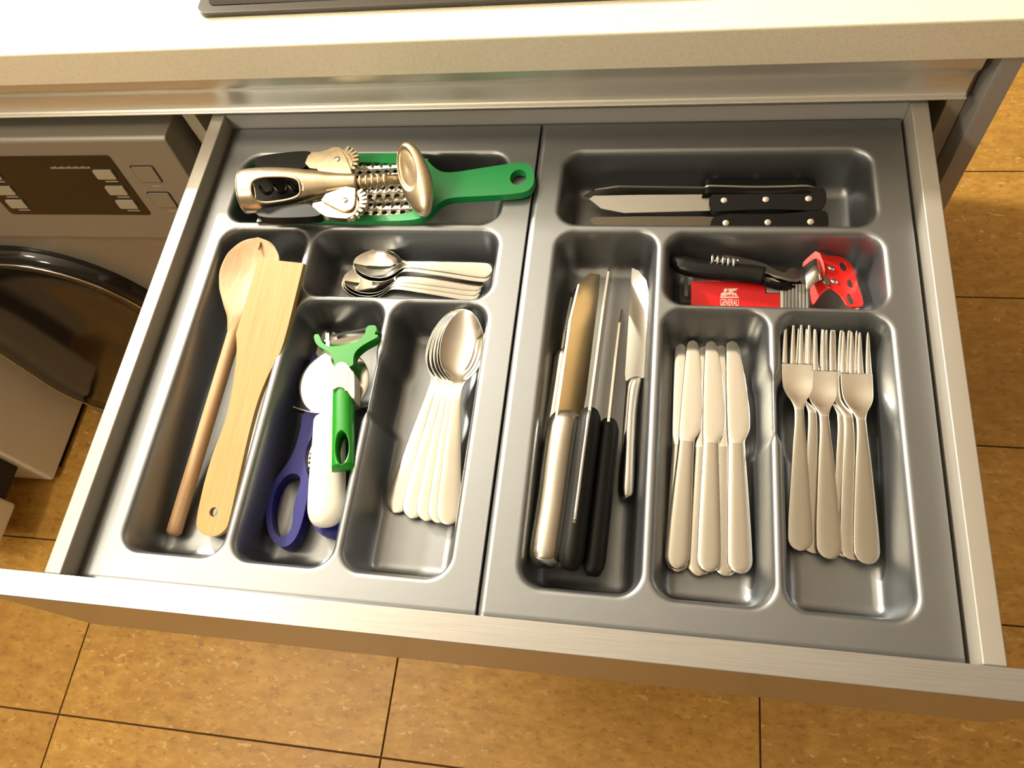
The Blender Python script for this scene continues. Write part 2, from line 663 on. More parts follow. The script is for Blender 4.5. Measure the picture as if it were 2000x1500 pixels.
wt = Geo().box(-0.716, 0.760, 0.4695, 1.085, RZ + 0.0757, RZ + 0.115).make('worktop', 'worktop_laminate', bevel=0.0022, segs=3)
tag(wt, 'cream laminate kitchen worktop running above the open drawer', 'worktop')


def hob():
    h = thing('hob', 'dark brown hob with raised rim on the cream worktop', 'hob', Matrix.Translation((0.30, 0.76, RZ + 0.115)))
    Geo().plate([rrect(-0.290, 0.290, -0.250, 0.255, 0.012)], 0.0, 0.0055).make('frame', 'hob_glass', h, bevel=0.0022, segs=2)
    Geo().plate([rrect(-0.280, 0.280, -0.240, 0.245, 0.008)], 0.0055, 0.0062).make('glass_plate', 'black_glass', h, smooth=False)


hob()


# ================================================================== WASHING MACHINE AND FRIDGE
def washing_machine():
    xl, xr, yb, yt, zt = -0.677, -0.077, 1.02, 0.4665, RZ + 0.002
    zc = RZ - 0.158                       # seam under the control panel
    k = 0.10

    def yf(z):
        return yt + k * (z - zt)
    base = Vector(((xl + xr) / 2, 0.74, 0))
    t = thing('washing_machine', 'silver front-loading washing machine with dark display and black door', 'washing machine', Matrix.Translation(base))
    T = Matrix.Translation(-base)

    def put(o):
        o.matrix_local = T
        return o
    y2 = yf(zc) + 0.004
    vs = [(x, y, z) for x in (xl, xr) for y, z in ((y2, 0.012), (y2, zc - 0.003), (y2 + 0.02, zc - 0.003), (y2 + 0.02, zc), (yb, zc), (yb, 0.012))]
    fs = [(i, (i + 1) % 6, (i + 1) % 6 + 6, i + 6) for i in range(6)] + [tuple(range(6)), tuple(range(11, 5, -1))]
    put(mesh('body', vs, fs, 'machine_silver', t, bevel=0.003))
    vs = [(x, y, z) for x in (xl, xr) for y, z in ((yf(zc), zc), (yf(zt - 0.003), zt - 0.003), (yt + 0.004, zt), (yb, zt), (yb, zc))]
    fs = [(i, (i + 1) % 5, (i + 1) % 5 + 5, i + 5) for i in range(5)] + [tuple(range(5)), tuple(range(9, 4, -1))]
    cp = put(mesh('control_panel', vs, fs, 'machine_silver', t, bevel=0.002))
    # local frame on the slanted panel face
    A = Vector((xl, yt, zt))
    ex, ez = Vector((1, 0, 0)), Vector((0, -1, -k)).normalized()
    ez = Vector((0, -1, k)).normalized()
    ey = ez.cross(ex)
    M = Matrix.Translation(A) @ Matrix((ex, ey, ez)).transposed().to_4x4()
    I = M.inverted()

    def L(px, py):
        q = I @ on_plane(px, py, A, ez)
        return q.x, q.y

    def flat(name, loop, z0, z1, m, bevel=0.0, parent=cp):
        g = Geo().plate([loop], z0, z1)
        o = g.make(name, m, parent, bevel=bevel, smooth=bool(bevel))
        o.matrix_local = M
        return o
    xa, y1 = L(217, 303)
    xb, y0 = L(292, 419)
    xw = L(5, 312)[0]
    flat('display_panel', rrect(xw - 0.055, (xa + xb) / 2, y0, y1, 0.004), 0.0, 0.0008, 'black_glass')
    xd = (xa + xb) / 2
    for i, zy in enumerate((331, 362, 389)):
        yy = L(205 + i * 21, zy + 8)[1]
        for sx in (xd - 0.034, xw - 0.045):
            flat('button', rrect(sx, sx + 0.0245, yy - 0.0068, yy + 0.0068, 0.002), 0.0008, 0.0028, 'machine_button', 0.0007)
            flat('printed_legend', rrect(sx + 0.006, sx + 0.0225, yy - 0.0125, yy - 0.0105, 0.0004, 2), 0.0008, 0.0010, 'print_grey')
    for i in range(17):
        x = L(100, 328)[0] + i * 0.0031
        yy = L(135, 327)[1]
        flat('printed_legend', rrect(x, x + 0.0021, yy - 0.0012, yy + 0.0012 + 0.0006 * (i % 3), 0.0003, 1), 0.0008, 0.0010, 'print_grey')
    for px, py in ((255, 325), (288, 376)):
        x, y = L(px, py)
        lp = rrect(x, x + 0.027, y - 0.023, y, 0.002)
        lo = rrect(x - 0.0015, x + 0.0285, y - 0.0245, y + 0.0015, 0.003)
        flat('button_recess', lo, 0.0, 0.0004, 'dark_void')
        flat('press_button', lp, 0.0, 0.0016, 'machine_silver', 0.0006)
        flat('printed_legend', rrect(x + 0.011, x + 0.022, y - 0.0315, y - 0.0295, 0.0003, 1), 0.0, 0.0003, 'print_grey')
    # black door: domed rounded rectangle with a chrome edge
    def ring(inset, bulge):
        return [Vector((q.x, y2 - bulge, q.y)) for q in rrect(-0.665 + inset, -0.258 - inset, 0.045 + inset, RZ - 0.183 - inset, 0.165 - inset * 0.8, 12)]
    g = Geo()
    rings = [ring(0, 0), ring(0, 0.012), ring(0.006, 0.020), ring(0.016, 0.024), ring(0.030, 0.021), ring(0.06, 0.024), ring(0.10, 0.028)]
    n = len(rings[0])
    vs = [q for r in rings for q in r]
    fs = [(i * n + j, i * n + (j + 1) % n, (i + 1) * n + (j + 1) % n, (i + 1) * n + j) for i in range(len(rings) - 1) for j in range(n)]
    fs.append(tuple(range((len(rings) - 1) * n, len(rings) * n)))
    door = put(mesh('door', vs, fs, 'black_glass', t))
    door['label'] = 'black glossy domed door'
    Geo().tube(ring(0.012, 0.0235), 0.0016, 8, closed=True, up=Vector((0, 1, 0))).make('chrome_ring', 'satin_steel', door)
    for sx in (xl + 0.04, xr - 0.04):
        for sy in (y2 + 0.05, yb - 0.05):
            o = Geo().lathe([(0, 0.018), (0.012, 0.018)], 16, 'z').make('foot', 'black_plastic', t)
            o.location = Vector((sx, sy, 0)) - base


washing_machine()


def fridge():
    base = Vector((-1.03, 0.60, 0))
    t = thing('fridge', 'white fridge with rounded door standing beside the washing machine', 'fridge', Matrix.Translation(base))
    for nm, b, m, bv in (('body', (-1.33, -0.731, 0.306, 0.93, 0.015, 1.42), 'fridge_white', 0.006),
                         ('door_seal', (-1.30, -0.755, 0.236, 0.306, 0.09, 1.40), 'dark_void', 0.0),
                         ('door', (-1.33, -0.733, 0.150, 0.236, 0.08, 1.42), 'fridge_white', 0.008),
                         ('plinth_foot', (-1.32, -0.74, 0.34, 0.90, 0.0, 0.015), 'black_plastic', 0.0)):
        o = Geo().box(*b).make(nm, m, t, bevel=bv, smooth=bool(bv), segs=3)
        o.matrix_local = Matrix.Translation(-base)


fridge()

# ================================================================== CUTLERY TRAYS
TD = 0.048                      # depth of the compartments


def tray_mesh():
    W, D0, D1 = 0.3338, -0.0010, 0.4806
    comps = [(0.0275, 0.304, 0.360, 0.443), (0.029, 0.117, 0.0255, 0.349), (0.128, 0.307, 0.276, 0.349),
             (0.128, 0.2115, 0.0255, 0.269), (0.2215, 0.307, 0.0255, 0.269)]

    def lines(lo, hi, edges, fine=0.0009, coarse=0.005):
        xs = [lo]
        while xs[-1] < hi - 1e-6:
            x = xs[-1]
            d = min(abs(x + s * 0.002 - e) for e in edges for s in (1,))
            step = fine if d < 0.013 else (0.0018 if d < 0.022 else coarse)
            xs.append(min(hi, x + step))
        return np.array(xs)
    xs = lines(0.0007, W, sorted({c for q in comps for c in q[:2]}))
    ys = lines(D0, D1, sorted({c for q in comps for c in q[2:]} | {0.152, 0.22}))
    X, Y = np.meshgrid(xs, ys)
    sp = np.array([-0.0050, -0.0034, -0.0018, -0.0006, 0.0004, 0.0014, 0.0062, 0.0074, 0.0096, 0.0128, 0.0165, 0.03])
    dp = np.array([0.0, 0.0003, 0.0012, 0.0030, 0.0058, 0.0098, 0.0385, 0.0418, 0.0450, 0.0470, 0.0480, 0.0480])
    sf = np.linspace(-0.005, 0.03, 700)
    df = np.interp(sf, sp, dp)
    ker = np.hanning(41)
    ker /= ker.sum()
    df = np.convolve(np.pad(df, 20, mode='edge'), ker, 'valid')
    Z = np.zeros_like(X)

    def sstep(a, b, v):
        t = np.clip((v - a) / (b - a), 0, 1)
        return t * t * (3 - 2 * t)
    notch = sstep(0.150, 0.163, Y) * (1 - sstep(0.205, 0.221, Y))
    for i, (a, b, c, d) in enumerate(comps):
        r = 0.017
        aa = a - (0.0042 * notch if i == 4 else 0)
        bb = b + (0.0030 * notch if i == 3 else 0)
        cx, cy, hx, hy = (aa + bb) / 2, (c + d) / 2, (bb - aa) / 2 - r, (d - c) / 2 - r
        qx, qy = np.abs(X - cx) - hx, np.abs(Y - cy) - hy
        sd = np.hypot(np.maximum(qx, 0), np.maximum(qy, 0)) + np.minimum(np.maximum(qx, qy), 0) - r
        dep = np.interp(-sd, sf, df, left=0.0, right=TD)
        Z = Z - dep if i == 0 else -(np.maximum(-Z, dep) + 0.35 * np.minimum(np.minimum(-Z, dep), 0.004))
    Z = np.maximum(Z, -TD)
    # shallow raised pad moulded into each floor
    nx, ny = len(xs), len(ys)
    vs = np.stack([X, Y, Z], -1).reshape(-1, 3).tolist()
    fs = [(j * nx + i, j * nx + i + 1, (j + 1) * nx + i + 1, (j + 1) * nx + i) for j in range(ny - 1) for i in range(nx - 1)]
    # skirt
    rim = [i for i in range(nx)] + [j * nx + nx - 1 for j in range(1, ny)] + [(ny - 1) * nx + i for i in range(nx - 2, -1, -1)] + [j * nx for j in range(ny - 2, 0, -1)]
    n0 = len(vs)
    for q in rim:
        v = vs[q]
        vs.append([v[0], v[1], -0.014])
    m = len(rim)
    me = bpy.data.meshes.new('tray')
    fs += [(rim[i], n0 + i, n0 + (i + 1) % m, rim[(i + 1) % m]) for i in range(m)]
    me.from_pydata(vs, [], fs)
    me.materials.append(MATS['tray_plastic'])
    sm = [True] * len(me.polygons)
    for i in range(m):
        sm[-1 - i] = False
    me.polygons.foreach_set('use_smooth', sm)
    return me


TM = tray_mesh()
for x, lab in ((0.0, 'silver-grey moulded cutlery tray holding the wooden spoon, peeler and spoons'),
               (0.3350, 'silver-grey moulded cutlery tray holding the knives and forks')):
    o = bpy.data.objects.new('cutlery_tray', TM)
    o.location = (x, 0, RZ)
    link(o)
    tag(o, lab, 'cutlery tray', 'moulded drawer trays')

FZ = -TD + 0.0006               # floor of the compartments


# ================================================================== FLATWARE
def round_end(W, R, n=9):
    """rounded handle end: (x, half width) pairs"""
    return [(R * (1 - math.cos(math.pi / 2 * k / n)), max(0.0003, W * math.sin(math.pi / 2 * k / n))) for k in range(n + 1)]


def spoon_stations(s=1.0):
    # x, wl, wr, z, bowl, thickness
    base = [(x, w_, 0.0048 + 0.05 * x, 0.0, 0.0024) for x, w_ in round_end(0.0108, 0.0115)] + [
            (0.0200, 0.0107, 0.0060, 0.0, 0.0024), (0.0500, 0.0088, 0.0090, 0.0000, 0.0024), (0.0850, 0.0066, 0.0125, 0.0000, 0.0024), (0.1150, 0.0047, 0.0138, 0.0001, 0.0024),
            (0.1240, 0.0045, 0.0132, 0.0004, 0.0023), (0.1310, 0.0056, 0.0122, 0.0012, 0.0021), (0.1380, 0.0108, 0.0112, 0.0038, 0.0018), (0.1450, 0.0162, 0.0107, 0.0064, 0.0016),
            (0.1540, 0.0201, 0.0105, 0.0084, 0.0015), (0.1640, 0.0216, 0.0105, 0.0090, 0.0015), (0.1750, 0.0212, 0.0107, 0.0086, 0.0015), (0.1860, 0.0185, 0.0111, 0.0070, 0.0015),
            (0.1950, 0.0143, 0.0115, 0.0046, 0.0015), (0.2020, 0.0091, 0.0118, 0.0022, 0.0015), (0.2055, 0.0050, 0.0119, 0.0008, 0.0015), (0.2070, 0.0006, 0.0120, 0.0002, 0.0015)]
    return [(x * s, w_ * s, w_ * s, z * s, b * s, t * s) for x, w_, z, b, t in base]


def make_spoon(name, label, cat, group, s=1.0):
    st = spoon_stations(s)
    t = thing(name, label, cat, None, group)
    mesh('handle', *strip(st, 56, 10, 0.0, 0.128 * s, (True, False), -1), 'satin_steel', t)
    mesh('bowl', *strip(st, 56, 16, 0.128 * s, 0.207 * s, (False, True), 1), 'polished_steel', t)
    return t


def make_fork(label, group):
    t = thing('table_fork', label, 'fork', None, group)
    st = [(x, w_, 0.0040 + 0.05 * x, 0.0, 0.0024) for x, w_ in round_end(0.0097, 0.0105)] + [(0.0190, 0.0096, 0.0051, 0.0, 0.0024),
          (0.0500, 0.0080, 0.0080, 0, 0.0024), (0.0850, 0.0058, 0.0112, 0, 0.0026), (0.1100, 0.0040, 0.0125, 0, 0.0028), (0.1200, 0.0038, 0.0118, 0, 0.0026), (0.1280, 0.0058, 0.0100, 0.0005, 0.0022),
          (0.1360, 0.0100, 0.0080, 0.0012, 0.0019), (0.1440, 0.0124, 0.0064, 0.0014, 0.0017), (0.1540, 0.0130, 0.0056, 0.0010, 0.0016), (0.1660, 0.0131, 0.0060, 0.0006, 0.0016)]
    st = [(x, w_, w_, z, b, th) for x, w_, z, b, th in st]
    mesh('handle', *strip(st, 52, 10, 0.0, 0.120, (True, False), -1), 'satin_steel', t)
    mesh('head', *strip(st, 30, 12, 0.120, 0.166, (False, True)), 'polished_steel', t)
    for k in range(4):
        yc = (k - 1.5) * 0.00700
        h = 0.0026
        pts = []
        for x, hw, z in ((0.1655, h, 0.00565), (0.175, 0.00225, 0.0066), (0.185, 0.0019, 0.0084), (0.195, 0.0015, 0.0110), (0.2005, 0.0011, 0.0126), (0.2025, 0.0004, 0.0132)):
            pts.append((x, hw, hw, z, 0, 0.0016))
        vs, fs = strip(pts, 16, 4)
        yo = [yc * (1 - 0.04 * (v[0] - 0.1655) / 0.037) for v in vs]
        mesh('tine', [(v[0], v[1] + q, v[2]) for v, q in zip(vs, yo)], fs, 'polished_steel', t)
    return t


def make_table_knife(label, group):
    t = thing('table_knife', label, 'knife', None, group)
    h = [(x, w_, w_) for x, w_ in round_end(0.0094, 0.0100)] + [(0.06, 0.0082, 0.0082), (0.100, 0.0068, 0.0068), (0.109, 0.0066, 0.0066)]
    st = [(x, a, b, 0.0040 + 0.0006 * math.sin(x / 0.109 * math.pi), 0.0, 0.0046 if x > 0.002 else 0.0030) for x, a, b in h]
    mesh('handle', *strip(st, 44, 10), 'satin_steel', t)
    bl = [(0.1085, 0.0064, 0.0064, 0.0040), (0.113, 0.0066, 0.0072, 0.0026), (0.118, 0.0068, 0.0095, 0.0017), (0.124, 0.0069, 0.0112, 0.0014), (0.135, 0.0070, 0.0116, 0.0013), (0.155, 0.0070, 0.0104, 0.0012),
          (0.175, 0.0069, 0.0084, 0.0012), (0.192, 0.0067, 0.0060, 0.0011), (0.201, 0.0064, 0.0044, 0.0010), (0.2045, 0.0058, 0.0034, 0.0009), (0.2066, 0.0044, 0.0020, 0.0009), (0.2078, 0.0020, -0.0004, 0.0009)]
    mesh('blade', *strip([(x, a, b, 0.0030, 0.0, th) for x, a, b, th in bl], 44, 8), 'polished_steel', t)
    return t


def place(proto, spots, h0=0.0, h1=0.0, k=1.0):
    """spots: (handle end px, tip px, height of the end, height of the tip, roll, label); h0, h1 lift of end and tip in the blank, k its scale"""
    first = True
    for (a, b, z0, z1, roll, lab) in spots:
        A, B = P(*a, z0) - Vector((0, 0, h0)), P(*b, z1) - Vector((0, 0, h1))
        M = frame(A, B, roll) @ Matrix.Scale(k, 4)
        if first:
            proto.matrix_world = M
            proto['label'] = lab
            first = False
        else:
            dup(proto, M, lab)


# tablespoons, fanned out with their bowls nested
sp = make_spoon('tablespoon', 'x', 'spoon', 'fanned tablespoons')
L5 = 'polished steel tablespoon, {} of the fan counted from the {}'
place(sp, [
    ((770, 1000), (897, 613), -0.0440, -0.0105, 0, 'steel tablespoon at the bottom of the fan, its handle spread furthest towards the pizza cutter'),
    ((803, 1011), (899, 611), -0.0420, -0.0085, 0, 'steel tablespoon second from the bottom of the fanned stack'),
    ((832, 1016), (902, 608), -0.0400, -0.0068, 0, 'steel tablespoon in the middle of the fanned stack'),
    ((856, 1020), (905, 606), -0.0382, -0.0050, 0, 'steel tablespoon just under the top one of the fanned stack'),
    ((874, 1023), (908, 604), -0.0364, -0.0030, 0, 'steel tablespoon on top of the fan, its whole shiny bowl showing')], 0.0045, 0.0112, 0.925)

ts = make_spoon('teaspoon', 'x', 'spoon', 'teaspoons in the small compartment', 0.685)
place(ts, [
    ((938, 577), (684, 559), FZ - 0.001, FZ - 0.002, -0.20, 'steel teaspoon lying lowest of the three beside the divider ridge'),
    ((941, 567), (680, 554), FZ + 0.001, FZ - 0.000, -0.20, 'steel teaspoon in the middle of the three beside the divider ridge'),
    ((945, 557), (675, 549), FZ + 0.003, FZ + 0.002, -0.20, 'steel teaspoon topmost of the three beside the divider ridge'),
    ((961, 540), (703, 526), FZ + 0.012, FZ + 0.007, -0.20, 'steel teaspoon nested under the raised teaspoon touching the compartment end'),
    ((963, 531), (700, 518), FZ + 0.015, FZ + 0.010, -0.20, 'raised steel teaspoon lying over another with its handle against the compartment end')])

tk = make_table_knife('x', 'table knives in two layers')
place(tk, [
    ((1322, 1119), (1333, 661), FZ + 0.0010, FZ + 0.0010, 0, 'table knife of the lower layer beside the chef knives compartment'),
    ((1364, 1127), (1378, 664), FZ + 0.0010, FZ + 0.0010, 0, 'table knife of the lower layer in the middle of the pile'),
    ((1417, 1127), (1410, 663), FZ + 0.0010, FZ + 0.0010, 0, 'table knife of the lower layer on the fork side of the pile'),
    ((1320, 1113), (1357, 656), FZ + 0.0065, FZ + 0.0065, 0, 'table knife of the upper layer beside the chef knives compartment'),
    ((1384, 1119), (1392, 655), FZ + 0.0065, FZ + 0.0065, 0, 'table knife of the upper layer in the middle of the pile'),
    ((1445, 1122), (1432, 656), FZ + 0.0065, FZ + 0.0065, 0, 'table knife of the upper layer with its full blade showing, on the fork side')], 0, 0, 0.985)

fk = make_fork('x', 'table forks side by side')
place(fk, [
    ((1590, 1080), (1584, 643), -0.0440, -0.0205, 0, 'table fork half hidden under its two neighbours beside the knives'),
    ((1563, 1075), (1558, 640), -0.0400, -0.0160, 0, 'upper table fork lying along the ridge beside the table knives'),
    ((1621, 1091), (1601, 648), -0.0385, -0.0185, 0, 'table fork lying over two others in the middle of the fork compartment'),
    ((1652, 1088), (1638, 645), -0.0440, -0.0215, 0, 'table fork at the bottom of the nested three'),
    ((1667, 1093), (1650, 645), -0.0405, -0.0205, 0, 'table fork in the middle of the nested three'),
    ((1695, 1101), (1672, 650), -0.0370, -0.0175, 0, 'table fork on top of the nested three, all four tines showing')], 0.0040, 0.0125, 0.945)


# ================================================================== WOODEN TOOLS
def wooden_spoon():
    A, B = P(338, 1046, FZ + 0.008), P(512, 473, -0.006)
    L = (B - A).length
    t = thing('wooden_spoon', 'round-handled wooden cooking spoon lying under the flat spatula', 'wooden spoon', frame(A, B, 0))
    xb = L - 0.098
    path = [(x, 0, 0) for x in np.linspace(0.003, xb + 0.03, 24)]
    g = Geo()
    g.tube([(0, 0, 0)] + path, [0.0040] + [0.0068 - 0.0004 * math.sin(i / 23 * 3) for i in range(24)], 18)
    g.make('handle', 'beech_pink', t)
    st = [(xb, 0.0055, 0.004, 0, 0.010), (xb + 0.012, 0.0085, 0.0055, 0.0, 0.011), (xb + 0.026, 0.0165, 0.0070, 0.002, 0.011), (xb + 0.044, 0.0258, 0.008, 0.0055, 0.009), (xb + 0.062, 0.0302, 0.008, 0.008, 0.007),
          (xb + 0.076, 0.0285, 0.008, 0.007, 0.006), (xb + 0.088, 0.0215, 0.008, 0.004, 0.005), (xb + 0.095, 0.0130, 0.008, 0.0015, 0.004), (xb + 0.0985, 0.0010, 0.008, 0.0, 0.003)]
    mesh('bowl', *strip([(x, a, a, z, b, th) for x, a, z, b, th in st], 44, 16), 'beech_pink', t)
    # small dark crack near the rim
    Geo().box(L - 0.012, L - 0.004, -0.004, -0.0028, 0.0065, 0.0088).make('crack', 'wood_end', t, smooth=False)


wooden_spoon()


def spatula():
    S = Sheet(P(415, 1046, FZ + 0.012), P(548, 510, 0.018), -0.05)
    outl = [(505, 505), (593, 514), (563, 636), (548, 690), (528, 722), (505, 776), (488, 837), (467, 930), (447, 1020), (440, 1036), (420, 1049), (398, 1046), (384, 1032), (383, 1012), (407, 907), (444, 813), (456, 745), (463, 690), (461, 650)]
    p = S.many(outl)
    t = thing('wooden_spatula', 'flat pale wooden spatula with square end and hanging hole', 'spatula', S.M)
    body = p[:2] + chaikin(p[2:], 2, closed=False)
    c = S(417, 1000)
    Geo().plate([body, ellipse(c.x, c.y, 0.0042, 0.0040, 18)], -0.0055, 0.0).make('blade_and_handle', 'beech_pale', t, bevel=0.0012, segs=3)


spatula()


# ================================================================== KNIVES
def knife(name, label, M, blade, handle, bmat='blade_steel', hmat='black_plastic', rivets=0, tang=False, group=None, round_handle=False, ht=0.0085):
    """blade / handle: outlines in local (x along, z up); thickness along y"""
    t = thing(name, label, 'knife', M, group)
    R = Matrix.Rotation(math.radians(90), 4, 'X')       # local xy plate -> xz plane

    def plate(nm, loop, half, m, bevel, parent=t):
        o = Geo().plate([loop], -half, half).make(nm, m, parent, bevel=bevel, segs=3)
        o.matrix_local = R
        return o
    b = [Vector((x, z, 0)) for x, z in blade]
    # tapered blade: spine thicker than edge
    zs = [q.y for q in b]
    lo, hi = min(zs), max(zs)
    tri = tessellate_polygon([b])
    vs = []
    for s in (1, -1):
        for q in b:
            k = (q.y - lo) / max(hi - lo, 1e-6)
            vs.append((q.x, s * (0.0002 + 0.0008 * k), q.y))
    n = len(b)
    fs = [tuple(q) for q in tri] + [tuple(i + n for i in reversed(q)) for q in tri] + [(i, (i + 1) % n, (i + 1) % n + n, i + n) for i in range(n)]
    mesh('blade', vs, fs, bmat, t, smooth=False)
    hl = chaikin([Vector((x, z, 0)) for x, z in handle], 2)
    if round_handle:
        xs = [q.x for q in hl]
        st = []
        for i in range(22):
            x = min(xs) + (max(xs) - min(xs)) * (0.5 - 0.5 * math.cos(math.pi * i / 21))
            zz = []
            for k in range(len(hl)):
                a, c = hl[k], hl[(k + 1) % len(hl)]
                if (a.x - x) * (c.x - x) <= 0 and abs(a.x - c.x) > 1e-9:
                    zz.append(a.y + (c.y - a.y) * (x - a.x) / (c.x - a.x))
            if len(zz) >= 2:
                st.append((x, min(zz), max(zz)))
        vs, fs = [], []
        N = 20
        for i, (x, z0, z1) in enumerate(st):
            r = (z1 - z0) / 2
            e = min(1.0, 0.35 + 4 * min(i, len(st) - 1 - i) / len(st))
            for k in range(N):
                a = 2 * math.pi * k / N
                vs.append((x, ht * e * math.cos(a), (z0 + z1) / 2 + r * math.sin(a)))
        for i in range(len(st) - 1):
            for k in range(N):
                fs.append((i * N + k, i * N + (k + 1) % N, (i + 1) * N + (k + 1) % N, (i + 1) * N + k))
        fs += [tuple(range(N)), tuple(range((len(st) - 1) * N, len(st) * N))]
        mesh('handle', vs, fs, hmat, t)
        if tang:
            top = [q for q in st if st[0][0] + 0.030 < q[0]]
            lp = [Vector((q[0], q[2] + 0.0005, 0)) for q in top] + [Vector((q[0], q[2] - 0.006, 0)) for q in reversed(top)]
            plate('tang', lp, 0.0013, 'polished_steel', 0.0)
        return t
    if tang:
        plate('tang', hl, 0.0011, 'polished_steel', 0.0002)
        for s in (1, -1):
            o = Geo().plate([hl], 0.0011, ht).make('handle_scale', hmat, t, bevel=0.0022, segs=3)
            o.matrix_local = R if s > 0 else R @ Matrix.Scale(-1, 4, (0, 0, 1))
    else:
        plate('handle', hl, ht, hmat, 0.003)
    x0, x1 = min(q.x for q in hl), max(q.x for q in hl)
    for k in range(rivets):
        x = x0 + 0.016 + (x1 - x0 - 0.030) * k / max(1, rivets - 1)
        zc = sum(q.y for q in hl) / len(hl)
        for s in (1, -1):
            o = Geo().lathe([(0, 0.0032), (ht + 0.0003, 0.0032), (ht + 0.0006, 0.0026)], 16, 'z').make('rivet', 'polished_steel', t)
            o.matrix_local = R @ Matrix.Translation((x, zc, 0)) @ (Matrix.Identity(4) if s > 0 else Matrix.Rotation(math.pi, 4, 'X'))
    return t


def outline(hl, L, bh, hh):
    """black riveted steak knife: handle length, total length, blade height, handle height"""
    blade = [(hl - 0.004, bh * 0.1), (hl - 0.004, bh * 0.95), (L - 0.035, bh), (L - 0.012, bh * 0.72), (L, bh * 0.18), (L - 0.004, 0.0), (L - 0.05, 0.0), (hl + 0.006, 0.001)]
    handle = [(0.001, 0.000), (0.000, hh * 0.75), (0.008, hh * 1.06), (0.03, hh * 0.97), (0.06, hh * 0.92), (0.09, hh * 0.98), (hl, hh), (hl + 0.001, hh * 0.2), (hl - 0.012, hh * 0.02),
              (0.07, hh * 0.04), (0.045, hh * 0.08), (0.02, -hh * 0.03), (0.008, -hh * 0.08)]
    return blade, handle


bl, hd = outline(0.106, 0.222, 0.0185, 0.0205)
ST = 'steak knives with black handles'
knife('steak_knife', 'black-handled steak knife standing on its edge, its steel tang showing as a line', frame(P(1592, 391, FZ + 0.002), P(1140, 387, FZ + 0.002), 0.0), bl, hd, 'shaded_steel', 'black_plastic', 3, True, ST)
knife('steak_knife', 'black-handled steak knife lying on its side with three bright rivets', frame(P(1613, 373, FZ + 0.018), P(1138, 383, FZ + 0.012), math.radians(-108)), bl, hd, 'shaded_steel', 'black_plastic', 3, False, ST, ht=0.006)
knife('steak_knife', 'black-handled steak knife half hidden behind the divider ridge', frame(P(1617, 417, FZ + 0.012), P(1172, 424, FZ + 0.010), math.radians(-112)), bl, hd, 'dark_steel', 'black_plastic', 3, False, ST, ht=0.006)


def big(hl, L, bh, hh, z0=0.0):
    blade = [(hl - 0.01, z0 + bh * 0.30), (hl - 0.01, bh), (L - 0.07, bh), (L - 0.03, bh * 0.86), (L - 0.008, bh * 0.45), (L, bh * 0.05), (L - 0.02, 0.0), (hl + 0.03, 0.0), (hl + 0.004, 0.002), (hl, z0 + bh * 0.3)]
    z1 = bh + 0.003
    zl = z1 - hh
    handle = [(0.0, zl + hh * 0.25), (0.001, z1 - hh * 0.12), (0.012, z1), (0.05, z1 - hh * 0.06), (0.09, z1 - hh * 0.02), (hl - 0.006, z1 - hh * 0.06), (hl + 0.002, z1 - hh * 0.3),
              (hl, zl + hh * 0.05), (hl - 0.02, zl + hh * 0.10), (0.08, zl + hh * 0.02), (0.04, zl), (0.012, zl - hh * 0.02)]
    return blade, handle


b1, h1 = big(0.132, 0.285, 0.040, 0.034)
knife('chef_knife', 'big knife with a bright rounded steel handle and broad blade', frame(P(1100, 1128, -0.040), P(1176, 520, -0.038), math.radians(-27)), b1, h1, 'golden_reflection_steel', 'satin_steel', round_handle=True, ht=0.0150)
b2, h2 = big(0.098, 0.180, 0.026, 0.025)
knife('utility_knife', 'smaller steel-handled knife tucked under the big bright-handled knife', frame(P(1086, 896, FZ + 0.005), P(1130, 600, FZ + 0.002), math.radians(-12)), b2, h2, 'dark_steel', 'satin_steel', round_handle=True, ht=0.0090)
b3, h3 = big(0.135, 0.300, 0.040, 0.027)
knife('carving_knife', 'long knife on its edge with black handle split by a white steel tang', frame(P(1118, 1133, -0.038), P(1200, 500, -0.040), 0.0), b3, h3, 'polished_steel', 'black_satin', 0, True, round_handle=True, ht=0.0098)
b4, h4 = big(0.132, 0.255, 0.032, 0.024)
knife('kitchen_knife', 'plain black-handled knife standing on its edge beside the long carving knife', frame(P(1160, 1140, -0.043), P(1222, 560, FZ + 0.001), 0.0), b4, h4, 'blade_steel', 'black_satin', 0, False, round_handle=True, ht=0.0092)
b5 = [(0.108, 0.001), (0.108, 0.0195), (0.115, 0.0205), (0.185, 0.0205), (0.208, 0.0155), (0.221, 0.007), (0.226, 0.0), (0.20, 0.0), (0.115, 0.0)]
h5 = [(0.0, 0.002), (0.0, 0.013), (0.008, 0.015), (0.05, 0.0135), (0.085, 0.0135), (0.105, 0.016), (0.110, 0.017), (0.110, 0.003), (0.10, 0.002), (0.06, 0.0015), (0.01, 0.0)]
knife('paring_knife', 'all-steel slim knife lying beside the ridge with its pointed blade flat', frame(P(1205, 975, FZ + 0.007), P(1234, 530, FZ + 0.010), math.radians(66)), b5, h5, 'blade_steel', 'satin_steel', round_handle=True, ht=0.0055)


